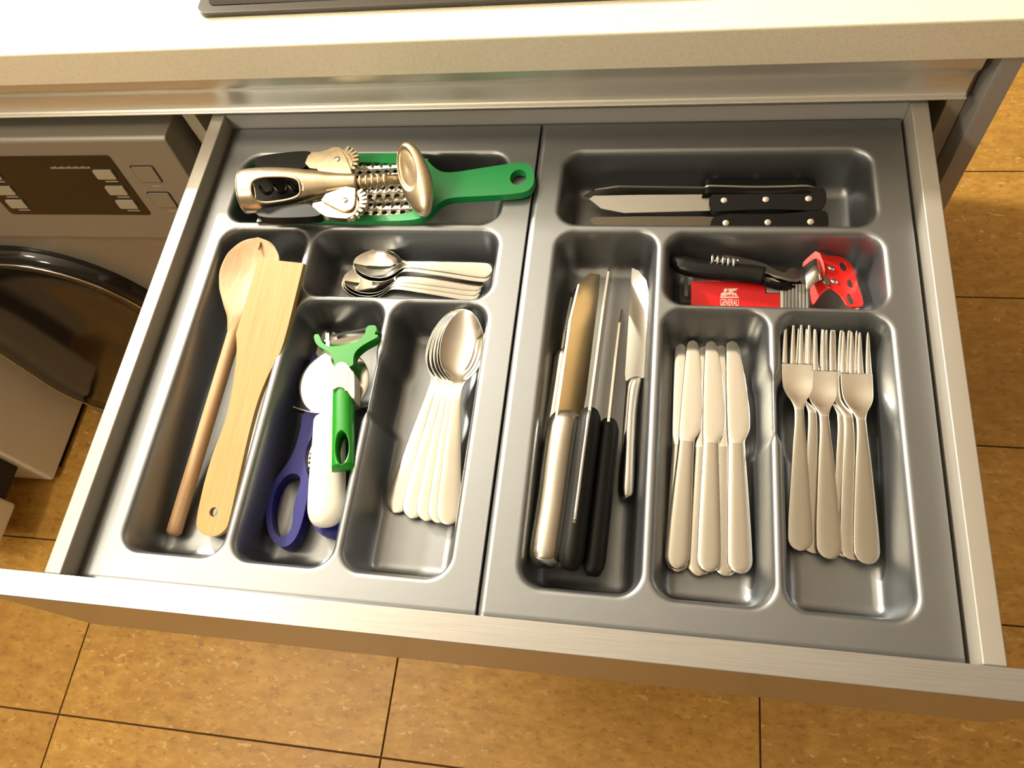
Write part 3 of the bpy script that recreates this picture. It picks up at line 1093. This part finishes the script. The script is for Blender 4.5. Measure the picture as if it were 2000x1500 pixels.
# ================================================================== SCISSORS, PIZZA CUTTER, PEELER
def scissors():
    S = Sheet(P(620, 800, FZ + 0.018), P(545, 1070, FZ + 0.018), 0.0)
    t = thing('kitchen_scissors', 'dark blue kitchen scissors with serrated grip lying under the pizza cutter', 'scissors', S.M)
    c = lambda pts: S.many([(500 + x / 4.545, 760 + y / 4.545) for x, y in pts])
    outer = [(560, -330), (480, -300), (440, 60), (405, 250), (400, 330), (350, 520), (280, 660), (170, 790), (100, 950), (80, 1120), (110, 1290), (180, 1390), (260, 1408), (340, 1350), (400, 1220), (440, 1050), (468, 880),
             (468, 780), (440, 700), (432, 600), (452, 500), (500, 420), (530, 270), (560, 60)]
    inner = [(390, 770), (330, 742), (260, 770), (190, 860), (150, 970), (135, 1100), (150, 1240), (190, 1310), (240, 1315), (300, 1270), (325, 1180), (330, 1060), (365, 920), (395, 830)]
    Geo().plate([chaikin(c(outer), 2), chaikin(c(inner), 2)], -0.0125, 0.0).make('handle', 'scissors_blue', t, bevel=0.0034, segs=3)
    outer2 = [(560, -200), (640, -200), (700, 200), (690, 500), (720, 700), (800, 850), (815, 1000), (790, 1150), (740, 1262), (640, 1302), (540, 1272), (480, 1170), (465, 1000), (500, 860), (540, 760), (560, 500), (530, 200)]
    inner2 = [(620, 860), (560, 950), (545, 1080), (580, 1190), (650, 1215), (710, 1180), (735, 1060), (720, 930), (680, 860)]
    Geo().plate([chaikin(c(outer2), 2), chaikin(c(inner2), 2)], -0.0123, -0.0008).make('handle', 'scissors_blue', t, bevel=0.003, segs=3)
    teeth = [(415, 720), (440, 700), (462, 725), (440, 690), (468, 660), (442, 640), (470, 618), (448, 598), (474, 575), (456, 560), (484, 535), (470, 522), (500, 492), (490, 470), (520, 450), (470, 430), (420, 560)]
    o = Geo().plate([c(teeth)], -0.0085, -0.0040).make('serrated_grip', 'polished_steel', t, smooth=False)
    o['label'] = 'serrated steel grip between the handles'
    Geo().plate([chaikin(c([(560, 180), (640, 150), (700, -200), (700, -520), (640, -560), (570, -200)]), 1)], -0.0105, -0.0085).make('blade', 'blade_steel', t, smooth=False)
    Geo().plate([chaikin(c([(470, -200), (560, 150), (660, 150), (620, -200), (620, -560), (560, -520)]), 1)], -0.0080, -0.0062).make('blade', 'blade_steel', t, smooth=False)


scissors()


def pizza_cutter():
    A, B = P(636, 1030, -0.020), P(644, 812, -0.016)
    M = frame(A, B, 0)
    I = M.inverted()
    t = thing('pizza_cutter', 'pizza cutter with white handle and round steel wheel under the green peeler', 'pizza cutter', M)
    L = (B - A).length
    prof = [(0, 0.002), (0.001, 0.007), (0.004, 0.0115), (0.010, 0.0148), (0.020, 0.0162), (L * 0.5, 0.0158), (L * 0.8, 0.0146), (L - 0.004, 0.0142), (L, 0.0125)]
    pts = smooth_path([(x, r) for x, r in prof], 40)
    Geo().tube([(q[0], 0, 0) for q in pts], [max(0.001, float(q[1])) for q in pts], 24, flat=0.62).make('handle', 'white_plastic', t)
    # thumb guard: a bowed steel strip
    g = []
    for px, py, dz in ((572, 795, 0.010), (590, 801, 0.005), (612, 806, 0.002), (645, 808, 0.0005), (680, 806, 0.002), (708, 797, 0.006), (727, 789, 0.011)):
        g.append(I @ P(px, py, -0.014 + dz))
    g = smooth_path(g, 24)
    vs, fs = [], []
    for q in g:
        q = Vector(q)
        vs += [q + Vector((0, 0, 0)), q + Vector((0.0008, 0, 0)), q + Vector((0.0008, 0, -0.013)), q + Vector((0, 0, -0.013))]
    for i in range(len(g) - 1):
        for k in range(4):
            fs.append((i * 4 + k, i * 4 + (k + 1) % 4, i * 4 + 4 + (k + 1) % 4, i * 4 + 4 + k))
    mesh('thumb_guard', vs, fs, 'polished_steel', t, smooth=False)
    Geo().box(L - 0.001, L + 0.040, -0.004, 0.004, -0.0075, -0.0060).make('fork_arm', 'polished_steel', t, bevel=0.0005)
    Geo().box(L - 0.001, L + 0.040, -0.004, 0.004, 0.0010, 0.0024).make('fork_arm', 'polished_steel', t, bevel=0.0005)
    c = I @ P(652, 747, -0.018)
    wv = Geo().lathe([(-0.0006, 0.0322), (-0.0002, 0.0328), (0.0, 0.0324), (0.0007, 0.0300), (0.0009, 0.0), ], 64, 'z').make('wheel', 'satin_steel', t)
    wv.location = (c.x, c.y, c.z)
    wv['label'] = 'round bright steel cutting wheel'
    ax = Geo().lathe([(-0.006, 0.0035), (0.0035, 0.0035), (0.0045, 0.0025), (0.0045, 0)], 16, 'z').make('axle', 'polished_steel', wv)


pizza_cutter()


def peeler():
    z = 0.006
    S = Sheet(P(668, 918, z), P(668, 700, z), 0.0)
    t = thing('vegetable_peeler', 'bright green Y-shaped peeler with ivory grip on top of the pizza cutter', 'peeler', S.M)
    c = lambda pts: S.many([(560 + x / 4.545, 610 + y / 4.545) for x, y in pts])
    h = c([(395, 1385), (400, 1000), (405, 800), (412, 640), (415, 470), (585, 470), (598, 640), (602, 800), (598, 1000), (590, 1385)])
    hole = chaikin(c([(412, 1220), (430, 1110), (475, 1065), (520, 1090), (545, 1180), (540, 1260), (505, 1320), (455, 1328), (420, 1290)]), 2)
    hx = sorted((q.x, q.y) for q in h)
    yc = sum(q.y for q in h) / len(h) + 0.0022
    hc = S(667, 873)
    lo, hi = h[0].x, h[4].x

    def half(x):
        return 0.0101 - 0.0010 * (x - lo) / (hi - lo)

    def bow(u, x):
        e = min(1.0, (x - lo + 0.0006) / 0.004) ** 0.5
        return e * math.sqrt(max(0.0, 1 - u ** 2.4))
    mesh('handle', *slotted_bar(lo, hi, half, yc, (hc.x, hc.y, 0.0150, 0.0058), lambda u, x: -0.0078 + 0.0078 * bow(u, x), lambda u, x: -0.0082 - 0.0070 * bow(u, x)), 'peeler_green', t)
    # Y head: one flat fork plate
    yo = [(415, 480), (410, 400), (380, 350), (320, 320), (262, 285), (238, 235), (235, 190), (275, 182), (292, 215), (310, 262), (360, 292), (420, 296), (500, 285), (590, 262), (650, 232), (690, 190), (700, 125), (730, 105),
          (790, 108), (795, 150), (770, 190), (812, 190), (800, 215), (740, 245), (660, 290), (600, 345), (585, 400), (588, 480)]
    p = c(yo)
    Geo().plate([chaikin(p, 2)], -0.0125, -0.0015).make('yoke', 'peeler_green', t, bevel=0.0028, segs=3)
    # ivory rubber grip wrapped round the handle
    gp = chaikin(c([(402, 690), (406, 560), (425, 480), (480, 440), (540, 460), (575, 520), (603, 540), (606, 700), (604, 780), (570, 750), (535, 690), (470, 660), (420, 690)]), 2)
    gr = Geo().plate([gp], -0.0145, 0.0012).make('grip', 'ivory_rubber', t, bevel=0.0045, segs=4)
    gr['label'] = 'ivory rubber grip'
    for k in range(8):
        q0, q1 = c([(520 + 4 * k * 0, 540 + 22 * k), (604, 552 + 22 * k)])
        Geo().tube([q0 + Vector((0, 0, 0.0011)), (q0 + q1) / 2 + Vector((0, 0, 0.0008)), q1 + Vector((0, 0, -0.0035))], 0.0006, 8).make('rib', 'ivory_rubber', gr)
    # swivelling blade with slot and two pins
    a, b = c([(315, 232), (705, 150)])
    ex = (b - a).normalized()
    ey = Vector((-ex.y, ex.x, 0))
    L = (b - a).length

    def q(u, v, zz):
        r = a + ex * u + ey * v
        return Vector((r.x, r.y, zz))
    for v0, v1, z0, z1 in ((-0.0065, -0.0015, -0.0080, -0.0040), (0.0020, 0.0068, -0.0040, -0.0075)):
        vs = [q(0.004, v0, z0), q(L - 0.001, v0, z0), q(L - 0.001, v1, z1), q(0.004, v1, z1)]
        vs += [w_ + Vector((0, 0, -0.0006)) for w_ in vs]
        mesh('blade', vs, [(0, 1, 2, 3), (7, 6, 5, 4), (0, 4, 5, 1), (1, 5, 6, 2), (2, 6, 7, 3), (3, 7, 4, 0)], 'blade_steel', t, smooth=False)
    for u in (0.001, L):
        Geo().tube([q(u - 0.002, 0, -0.006), q(u + 0.002, 0, -0.006)], 0.0022, 12).make('blade_pin', 'polished_steel', t)
    vs = [q(0.002, -0.007, -0.0072), q(0.005, -0.007, -0.0072), q(0.005, 0.007, -0.0072), q(0.002, 0.007, -0.0072)]
    vs += [w_ + Vector((0, 0, 0.0035)) for w_ in vs]
    mesh('blade_end', vs, [(0, 1, 2, 3), (7, 6, 5, 4), (0, 4, 5, 1), (1, 5, 6, 2), (2, 6, 7, 3), (3, 7, 4, 0)], 'polished_steel', t, smooth=False)


peeler()


# ================================================================== GRATER AND WINGED CORKSCREW
def grater():
    # handle rests on the rim, far end on the compartment floor
    S = Sheet(P(505, 372, 0.0015), P(1040, 351, 0.0105), 0.0)
    t = thing('hand_grater', 'hand grater with green plastic frame and handle under the winged corkscrew', 'grater', S.M)
    outer = [(497, 330), (505, 308), (530, 302), (690, 299), (790, 299), (828, 305), (845, 325), (862, 336), (885, 337), (940, 328), (1010, 317), (1030, 318), (1043, 332), (1044, 356), (1034, 372), (1012, 378), (940, 383), (880, 385), (856, 396),
             (843, 412), (825, 426), (795, 431), (700, 432), (530, 432), (506, 426), (497, 408)]
    inner = [(512, 330), (520, 318), (690, 316), (785, 318), (810, 326), (824, 345), (826, 375), (815, 403), (795, 419), (700, 421), (520, 422), (512, 412)]
    c = S(1012, 346)
    Geo().plate([chaikin(S.many(outer), 2), chaikin(S.many(inner), 2), ellipse(c.x, c.y, 0.0078, 0.0092, 24)], -0.0085, 0.0).make('frame', 'grater_green', t, bevel=0.0030, segs=4)
    # perforated plate: octagonal holes with raised rims
    a, b = S(515, 372), S(822, 372)
    y0, y1 = S(700, 423).y, S(700, 312).y
    cw = 0.0092
    nx, ny = int((b.x - a.x) / cw), max(3, int((y1 - y0) / cw))
    cwx, cwy = (b.x - a.x) / nx, (y1 - y0) / ny
    g = Geo()
    zt, zb = -0.0030, -0.0036
    for i in range(nx):
        for j in range(ny):
            x0, yy = a.x + i * cwx, y0 + j * cwy
            cx, cy = x0 + cwx / 2 + (0.0012 if j % 2 else -0.0012), yy + cwy / 2
            sq = [(x0 + cwx, yy + cwy / 2), (x0 + cwx, yy + cwy), (x0 + cwx / 2, yy + cwy), (x0, yy + cwy), (x0, yy + cwy / 2), (x0, yy), (x0 + cwx / 2, yy), (x0 + cwx, yy)]
            r = 0.0026
            oc = [(cx + r * 1.15 * math.cos(k * math.pi / 4), cy + r * 0.9 * math.sin(k * math.pi / 4)) for k in range(8)]
            vs = [(p[0], p[1], zt) for p in sq] + [(p[0], p[1], zt + 0.0009) for p in oc] + [(p[0], p[1], zt - 0.0015) for p in oc]
            fs = [(k, (k + 1) % 8, 8 + (k + 1) % 8, 8 + k) for k in range(8)] + [(8 + k, 8 + (k + 1) % 8, 16 + (k + 1) % 8, 16 + k) for k in range(8)]
            g.add(vs, fs)
    o = g.make('grating_plate', 'satin_steel', t, smooth=False)
    o['label'] = 'perforated steel grating plate'


grater()


def corkscrew():
    zc = 0.0225
    A, B = P(481, 374, zc), P(828, 346, zc)
    M = frame(A, B, 0)
    I = M.inverted()
    t = thing('winged_corkscrew', 'brushed metal winged corkscrew with geared levers and round opener head', 'corkscrew', M)

    def X(px, py):
        return (I @ P(px, py, zc)).x
    x_neck = X(700, 356)
    prof = smooth_path([(0.0, 0.0212), (0.012, 0.0216), (0.03, 0.0209), (x_neck * 0.45, 0.0183), (x_neck * 0.65, 0.0141), (x_neck * 0.82, 0.0105), (x_neck, 0.0082)], 60)
    n = 72
    wx0, wx1 = X(509, 372), X(598, 368)

    def inside(x, th):
        u = (x - (wx0 + wx1) / 2) / ((wx1 - wx0) / 2)
        v = (((th - 2.28 + math.pi) % (2 * math.pi)) - math.pi) / 0.62
        return abs(u) ** 3.2 + abs(v) ** 3.2 < 1.0
    vs, fs = [], []
    for x, r in prof:
        for k in range(n):
            a = 2 * math.pi * k / n
            vs.append((x, r * math.cos(a), r * math.sin(a)))
    for i in range(len(prof) - 1):
        for k in range(n):
            xm = (prof[i][0] + prof[i + 1][0]) / 2
            th = 2 * math.pi * (k + 0.5) / n
            if inside(xm, th - 0.0):
                continue
            fs.append((i * n + k, i * n + (k + 1) % n, (i + 1) * n + (k + 1) % n, (i + 1) * n + k))
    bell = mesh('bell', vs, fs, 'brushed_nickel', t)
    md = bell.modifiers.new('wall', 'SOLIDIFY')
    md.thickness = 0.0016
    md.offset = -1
    bell.data.materials.append(MATS['dark_void'])  # same metal inside; shade in the bell painted as near-black inner faces
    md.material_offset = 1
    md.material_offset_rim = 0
    rr = lambda x: float(np.interp(x, [p[0] for p in prof], [p[1] for p in prof]))
    loop = []
    for k in range(64):
        a = 2 * math.pi * k / 64
        c_, s_ = math.cos(a), math.sin(a)
        u = math.copysign(abs(c_) ** (2 / 3.2), c_)
        v = math.copysign(abs(s_) ** (2 / 3.2), s_)
        x = (wx0 + wx1) / 2 + u * (wx1 - wx0) / 2
        th = 2.28 + v * 0.62
        loop.append((x, rr(x) * math.cos(th), rr(x) * math.sin(th)))
    Geo().tube(loop, 0.0013, 8, closed=True, up=Vector((0, 0.37, 0.93))).make('window_rim', 'brushed_nickel', bell)
    Geo().tube([(0.0, 0.0206 * math.cos(k / 48 * 2 * math.pi), 0.0206 * math.sin(k / 48 * 2 * math.pi)) for k in range(48)], 0.0012, 8, closed=True, up=Vector((1, 0, 0))).make('end_ring', 'brushed_nickel', bell)
    # worm inside the bell
    path = [(0.012 + 0.075 * k / 160, 0.0038 * math.cos(k * 2 * math.pi * 5 / 160), 0.0038 * math.sin(k * 2 * math.pi * 5 / 160)) for k in range(161)]
    Geo().tube(path, 0.0016, 8).make('worm', 'dark_steel', t)
    # rack: spindle with rings
    x_r0, x_r1, x_e = X(702, 356), X(757, 352), X(792, 349)
    Geo().tube([(x_neck - 0.05, 0, 0), (x_e, 0, 0)], 0.0050, 16).make('spindle', 'brushed_nickel', t)
    for k in range(5):
        x = x_r0 + 0.0025 + (x_r1 - x_r0 - 0.004) * k / 4
        Geo().lathe([(x - 0.0020, 0.0050), (x - 0.0012, 0.0074), (x + 0.0012, 0.0074), (x + 0.0020, 0.0050)], 24).make('rack_tooth', 'brushed_nickel', t)
    # opener head: thick oval disc with a sunk dish
    c = I @ P(811, 350, 0.030)
    nrm = Vector((-0.42, -0.52, 0.74)).normalized()
    up = (Vector((0, 1, 0)) - nrm * nrm.y).normalized()
    rt = up.cross(nrm)
    H = Matrix((rt, up, nrm)).transposed().to_4x4()
    H = Matrix.Translation(c) @ H
    vs, fs = [], []
    N, K = 72, 60
    for side in (1, -1):
        for i in range(K + 1):
            r = math.sin(i / K * math.pi / 2)
            for k in range(N):
                a = 2 * math.pi * k / N
                x, y = 0.0170 * r * math.cos(a), 0.0365 * r * math.sin(a)
                z = side * 0.0085 * math.sqrt(max(0, 1 - r ** 3.2))
                if side > 0:
                    e = math.hypot((x + 0.0018) / 0.0112, (y - 0.0110) / 0.0200)
                    z -= 0.0048 * (1 / (1 + math.exp((e - 1) * 34))) * (1.0 - 0.25 * e)
                vs.append((x, y, z))
    for side in (0, 1):
        o_ = side * (K + 1) * N
        for i in range(K):
            for k in range(N):
                fs.append((o_ + i * N + k, o_ + i * N + (k + 1) % N, o_ + (i + 1) * N + (k + 1) % N, o_ + (i + 1) * N + k))
    hdm = mesh('opener_head', vs, fs, 'brushed_nickel', t)
    hdm.matrix_local = H
    # brackets, levers, teeth and screws, traced on a level sheet
    S = Sheet(A, B, 0.0)

    def plate(nm, pts, z0, z1, m, bevel=0.0006, it=1, parent=t):
        return Geo().plate([chaikin(S.many(pts), it)], z0, z1).make(nm, m, parent, bevel=bevel)
    plate('bracket', [(606, 340), (652, 304), (665, 298), (675, 304), (692, 345), (690, 352)], 0.0030, 0.0052, 'brushed_nickel')
    plate('bracket', [(620, 392), (698, 364), (697, 405), (690, 416), (676, 419), (664, 415)], 0.0030, 0.0052, 'brushed_nickel')
    for (hx, hy), arm, grip in (((662, 318), [(606, 299), (632, 299), (658, 287), (684, 302), (694, 328), (670, 345), (640, 336), (594, 329)],
                                 [(498, 309), (540, 302), (606, 296), (609, 304), (601, 332), (560, 334), (500, 332)]),
                                ((677, 398), [(606, 401), (632, 396), (690, 380), (706, 402), (688, 430), (650, 428), (632, 424)],
                                 [(500, 410), (560, 403), (606, 400), (622, 411), (632, 425), (560, 428), (505, 427)])):
        lv = plate('lever', arm, -0.0035, 0.0024, 'brushed_nickel')
        plate('lever_grip', grip, -0.0080, 0.0020, 'black_satin', 0.0018, 2)['label'] = 'black lever grip'
        h = S(hx, hy)
        up_ = hy < 350
        for k in range(8):
            a = math.radians((66 - 16 * k) if up_ else (-66 + 16 * k))
            ca, sa = math.cos(a), math.sin(a)
            q = lambda u, v: (h.x + u * ca - v * sa, h.y + u * sa + v * ca)
            Geo().plate([[Vector((*q(u, v), 0)) for u, v in ((0.0130, -0.0020), (0.0205, -0.0012), (0.0205, 0.0012), (0.0130, 0.0020))]], -0.0030, 0.0018).make('gear_tooth', 'brushed_nickel', lv, smooth=False)
        sc = Geo().lathe([(0.0052, 0.0030), (0.0060, 0.0030), (0.0064, 0.0024), (0.0064, 0)], 16, 'z').make('screw', 'polished_steel', t)
        sc.location = (h.x, h.y, 0)


corkscrew()


# ================================================================== SMALL GADGETS
def waiters_corkscrew():
    z = -0.017
    A, B = P(1313, 504, z), P(1490, 541, z)
    M = frame(A, B, 0)
    I = M.inverted()
    t = thing('folding_corkscrew', 'black folding corkscrew with coiled worm lying behind the red plastic gadget', 'corkscrew', M)
    loc = lambda px, py, zz: I @ P(px, py, zz)
    pth = smooth_path([loc(1314, 502, z), loc(1324, 511, z), loc(1345, 521, z), loc(1385, 528, z), (loc(1430, 532, z)), loc(1470, 536, z), loc(1492, 540, z)], 30)
    rad = [0.0045 + 0.0045 * min(1, k / 7) for k in range(31)]
    Geo().tube(pth, rad, 16, flat=0.8).make('handle', 'black_plastic', t)
    w0, w1 = loc(1388, 508, z + 0.004), loc(1440, 516, z + 0.004)
    d = (w1 - w0)
    hel = [w0 + d * (k / 120) + Vector((0, 0.0045 * math.cos(k / 120 * 2 * math.pi * 5), 0.0045 * math.sin(k / 120 * 2 * math.pi * 5))) for k in range(121)]
    Geo().tube(hel, 0.0013, 8).make('worm', 'polished_steel', t)
    S = Sheet(P(1410, 500, z + 0.002), P(1560, 540, z - 0.004), math.radians(-25))
    p = [(1410, 497), (1425, 496), (1490, 510), (1515, 524), (1536, 532), (1542, 520), (1562, 522), (1566, 543), (1552, 546), (1520, 538), (1480, 526), (1420, 508)]
    o = Geo().plate([chaikin(S.many(p), 1)], -0.003, -0.001).make('lever', 'blade_steel', t, bevel=0.0004)
    o.matrix_local = I @ S.M
    S2 = Sheet(P(1480, 535, z), P(1560, 552, z - 0.012), math.radians(-20))
    p = [(1486, 524), (1520, 530), (1545, 543), (1566, 548), (1566, 560), (1530, 560), (1500, 552), (1486, 545)]
    o = Geo().plate([chaikin(S2.many(p), 2)], -0.005, 0.0).make('bottle_rest', 'black_plastic', t, bevel=0.0012)
    o.matrix_local = I @ S2.M
    p = [(1490, 542), (1510, 546), (1545, 551), (1540, 554), (1508, 552)]
    o = Geo().plate([chaikin(S2.many(p), 1)], 0.0002, 0.0012).make('hinge_plate', 'polished_steel', t, smooth=False)
    o.matrix_local = I @ S2.M


waiters_corkscrew()


def red_gadget():
    z = -0.026
    S = Sheet(P(1350, 590, z - 0.003), P(1526, 592, z - 0.003), math.radians(16))
    t = thing('red_gadget', 'small oblong red plastic gadget printed with a white winged lion', 'gadget', S.M)
    x0, x1 = S(1350, 570).x, S(1524, 570).x
    y0, y1 = S(1440, 603).y, S(1440, 550).y
    ys = S(1510, 572).y
    xn = S(1496, 560).x
    Geo().plate([[Vector(q) for q in ((x0, y0, 0), (x1, y0, 0), (x1, ys, 0), (xn, ys, 0), (xn, y1, 0), (x0, y1, 0))]], -0.011, 0.0).make('case', 'red_plastic', t, bevel=0.0009, segs=3)
    Geo().plate([rrect(xn + 0.0004, x1 - 0.0002, ys + 0.0004, y1 - 0.0006, 0.0016)], -0.010, -0.0006).make('slide_catch', 'silver_paint', t, bevel=0.0008)
    Geo().box(x1, x1 + 0.0030, y0, y1 - 0.0006, -0.0105, -0.0006).make('end_band', 'white_plastic', t, bevel=0.0005)
    bx0, bx1 = x1 + 0.0030, S(1583, 572).x
    Geo().box(bx0, bx1, y0, y1 - 0.001, -0.0102, -0.0022).make('clear_end', 'smoky_plastic', t, bevel=0.0006)
    for k in range(7):
        x = bx0 + (bx1 - bx0) * (k + 0.6) / 7.4
        Geo().box(x - 0.0010, x + 0.0010, y0, y1 - 0.0016, -0.0022, -0.0008).make('grip_ridge', 'smoky_plastic', t, bevel=0.0004)
    # printed emblem: winged lion over a name, white on red, 0.15 mm proud
    c0, c1 = S(1407, 560), S(1443, 560)
    yb = S(1425, 582).y
    yt_ = S(1425, 563).y
    sx, sy = (c1.x - c0.x), (yt_ - yb)
    q = lambda u, v: Vector((c0.x + u * sx, yb + v * sy, 0))
    shapes = [[(0.0, 0.0), (1.0, 0.0), (1.0, 0.14), (0.0, 0.14)],                                       # base line
              [(0.02, 0.20), (0.30, 0.20), (0.32, 0.52), (0.18, 0.60), (0.04, 0.46)],                   # book and paw
              [(0.20, 0.60), (0.18, 0.85), (0.26, 1.0), (0.36, 0.96), (0.40, 0.80), (0.34, 0.66), (0.30, 0.56)],  # head
              [(0.40, 0.96), (0.98, 1.0), (0.86, 0.86), (0.92, 0.80), (0.74, 0.72), (0.66, 0.62), (0.48, 0.60), (0.44, 0.80)],  # wing
              [(0.34, 0.54), (0.44, 0.60), (0.66, 0.58), (0.86, 0.50), (0.90, 0.28), (0.98, 0.20), (0.80, 0.20), (0.78, 0.34), (0.62, 0.40), (0.44, 0.36), (0.36, 0.24), (0.32, 0.22)],  # body
              [(0.46, 0.20), (0.50, 0.20), (0.58, 0.38), (0.52, 0.40)], [(0.62, 0.20), (0.72, 0.20), (0.72, 0.38), (0.66, 0.38)]]
    g = Geo()
    for s in shapes:
        g.plate([[q(u, v) for u, v in s]], 0.0, 0.00015)
    em = g.make('emblem', 'white_print', t, smooth=False)
    em['label'] = 'white winged lion emblem'
    cu = bpy.data.curves.new('lettering', 'FONT')
    cu.body = 'GENERALI'
    cu.align_x = 'CENTER'
    cu.size = 1.0
    tmp = bpy.data.objects.new('lettering_tmp', cu)
    COL.objects.link(tmp)
    bpy.context.view_layer.update()
    me = bpy.data.meshes.new_from_object(tmp.evaluated_get(bpy.context.evaluated_depsgraph_get()))
    bpy.data.objects.remove(tmp)
    me.materials.clear()
    me.materials.append(MATS['white_print'])
    xs = [v.co.x for v in me.vertices]
    ysv = [v.co.y for v in me.vertices]
    k = sx / (max(xs) - min(xs))
    hgt = 0.0062
    for v in me.vertices:
        v.co = Vector((c0.x + (v.co.x - min(xs)) * k, yb - 0.0010 - hgt + (v.co.y - min(ysv)) / (max(ysv) - min(ysv)) * hgt, 0.0002))
    lt = bpy.data.objects.new('lettering', me)
    link(lt, t)


red_gadget()


def red_opener():
    z = -0.008
    A, B = P(1600, 540, z), P(1690, 560, z - 0.012)
    S = Sheet(A, B, math.radians(-18))
    t = thing('can_opener', 'red enamelled metal can opener with holes and a curved steel blade', 'can opener', S.M)
    p = [(1598, 487), (1612, 499), (1632, 499), (1652, 504), (1668, 522), (1674, 548), (1688, 590), (1684, 600), (1656, 600), (1645, 580), (1630, 565), (1616, 562), (1608, 540), (1608, 515)]
    h1 = chaikin(S.many([(1640, 512), (1650, 512), (1656, 524), (1650, 531), (1641, 524)]), 2)
    h2 = chaikin(S.many([(1654, 574), (1662, 574), (1670, 590), (1663, 596), (1655, 588)]), 2)
    h3 = chaikin(S.many([(1655, 546), (1664, 546), (1667, 560), (1661, 562), (1655, 556)]), 2)
    Geo().plate([chaikin(S.many(p), 1), h1, h2, h3], -0.0014, 0.0).make('handle_plate', 'red_enamel', t, bevel=0.0004)
    # folded front wing, turned down along the bend
    e0, e1 = S(1598, 487), S(1616, 562)
    S2 = Sheet(P(1598, 487, z + 0.001), P(1616, 565, z - 0.004), math.radians(38))
    I = S.M.inverted()
    p2 = [(1598, 486), (1612, 520), (1610, 545), (1620, 563), (1604, 573), (1588, 598), (1584, 590), (1580, 562), (1598, 540), (1604, 522), (1592, 510), (1572, 528), (1565, 516), (1578, 502)]
    o = Geo().plate([chaikin(S2.many(p2), 1)], -0.0014, 0.0).make('folded_wing', 'red_enamel', t, bevel=0.0004)
    o.matrix_local = I @ S2.M
    # curved blade
    vs, fs = [], []
    a0, a1 = I @ P(1572, 530, z - 0.002), I @ P(1606, 528, z - 0.001)
    for i in range(15):
        u = i / 14
        base = a0.lerp(a1, u)
        ln = 0.010 + 0.012 * (1 - u)
        arch = math.sin(u * math.pi) * 0.0065
        vs += [base + Vector((0, 0.011 - 0.004 * (1 - u), arch)), base + Vector((0.001 * u, -ln, arch - 0.004)), base + Vector((0.001 * u, -ln, arch - 0.0048)), base + Vector((0, 0.011 - 0.004 * (1 - u), arch - 0.0008))]
    for i in range(14):
        for k in range(4):
            fs.append((i * 4 + k, i * 4 + (k + 1) % 4, i * 4 + 4 + (k + 1) % 4, i * 4 + 4 + k))
    fs += [(0, 1, 2, 3), (56, 57, 58, 59)]
    mesh('curved_blade', vs, fs, 'satin_steel', t)
    Geo().plate([chaikin(S.many([(1606, 538), (1618, 545), (1620, 560), (1608, 556)]), 1)], 0.0003, 0.0015).make('piercing_tooth', 'satin_steel', t, smooth=False)
    for px, py in ((1623, 524), (1629, 550)):
        h = S(px, py)
        r = Geo().lathe([(0, 0.0034), (0.0008, 0.0034), (0.0014, 0.002), (0.0015, 0)], 16, 'z').make('rivet', 'polished_steel', t)
        r.location = (h.x, h.y, 0)


red_opener()


def clear_clip():
    z = FZ + 0.002
    S = Sheet(P(1327, 590, z), P(1460, 590, z), math.radians(4))
    t = thing('clear_plastic_clip', 'clear plastic clip half hidden under the black folding corkscrew', 'clip', S.M)
    x0, x1 = S(1327, 565).x, S(1450, 560).x
    y0, y1 = S(1380, 592).y, S(1380, 541).y
    Geo().plate([rrect(x0, x1, y0, y1, 0.005)], 0.0, 0.0022).make('base_plate', 'clear_plastic', t, bevel=0.0006)
    Geo().box(x0 + 0.004, x0 + 0.0075, y0 + 0.003, y1 - 0.003, 0.0022, 0.0085).make('end_stop', 'smoky_plastic', t, bevel=0.0008)
    Geo().box(x0 + 0.012, x1 - 0.004, y1 - 0.009, y1 - 0.005, 0.0022, 0.0095).make('clip_bar', 'clear_plastic', t, bevel=0.0010)


clear_clip()
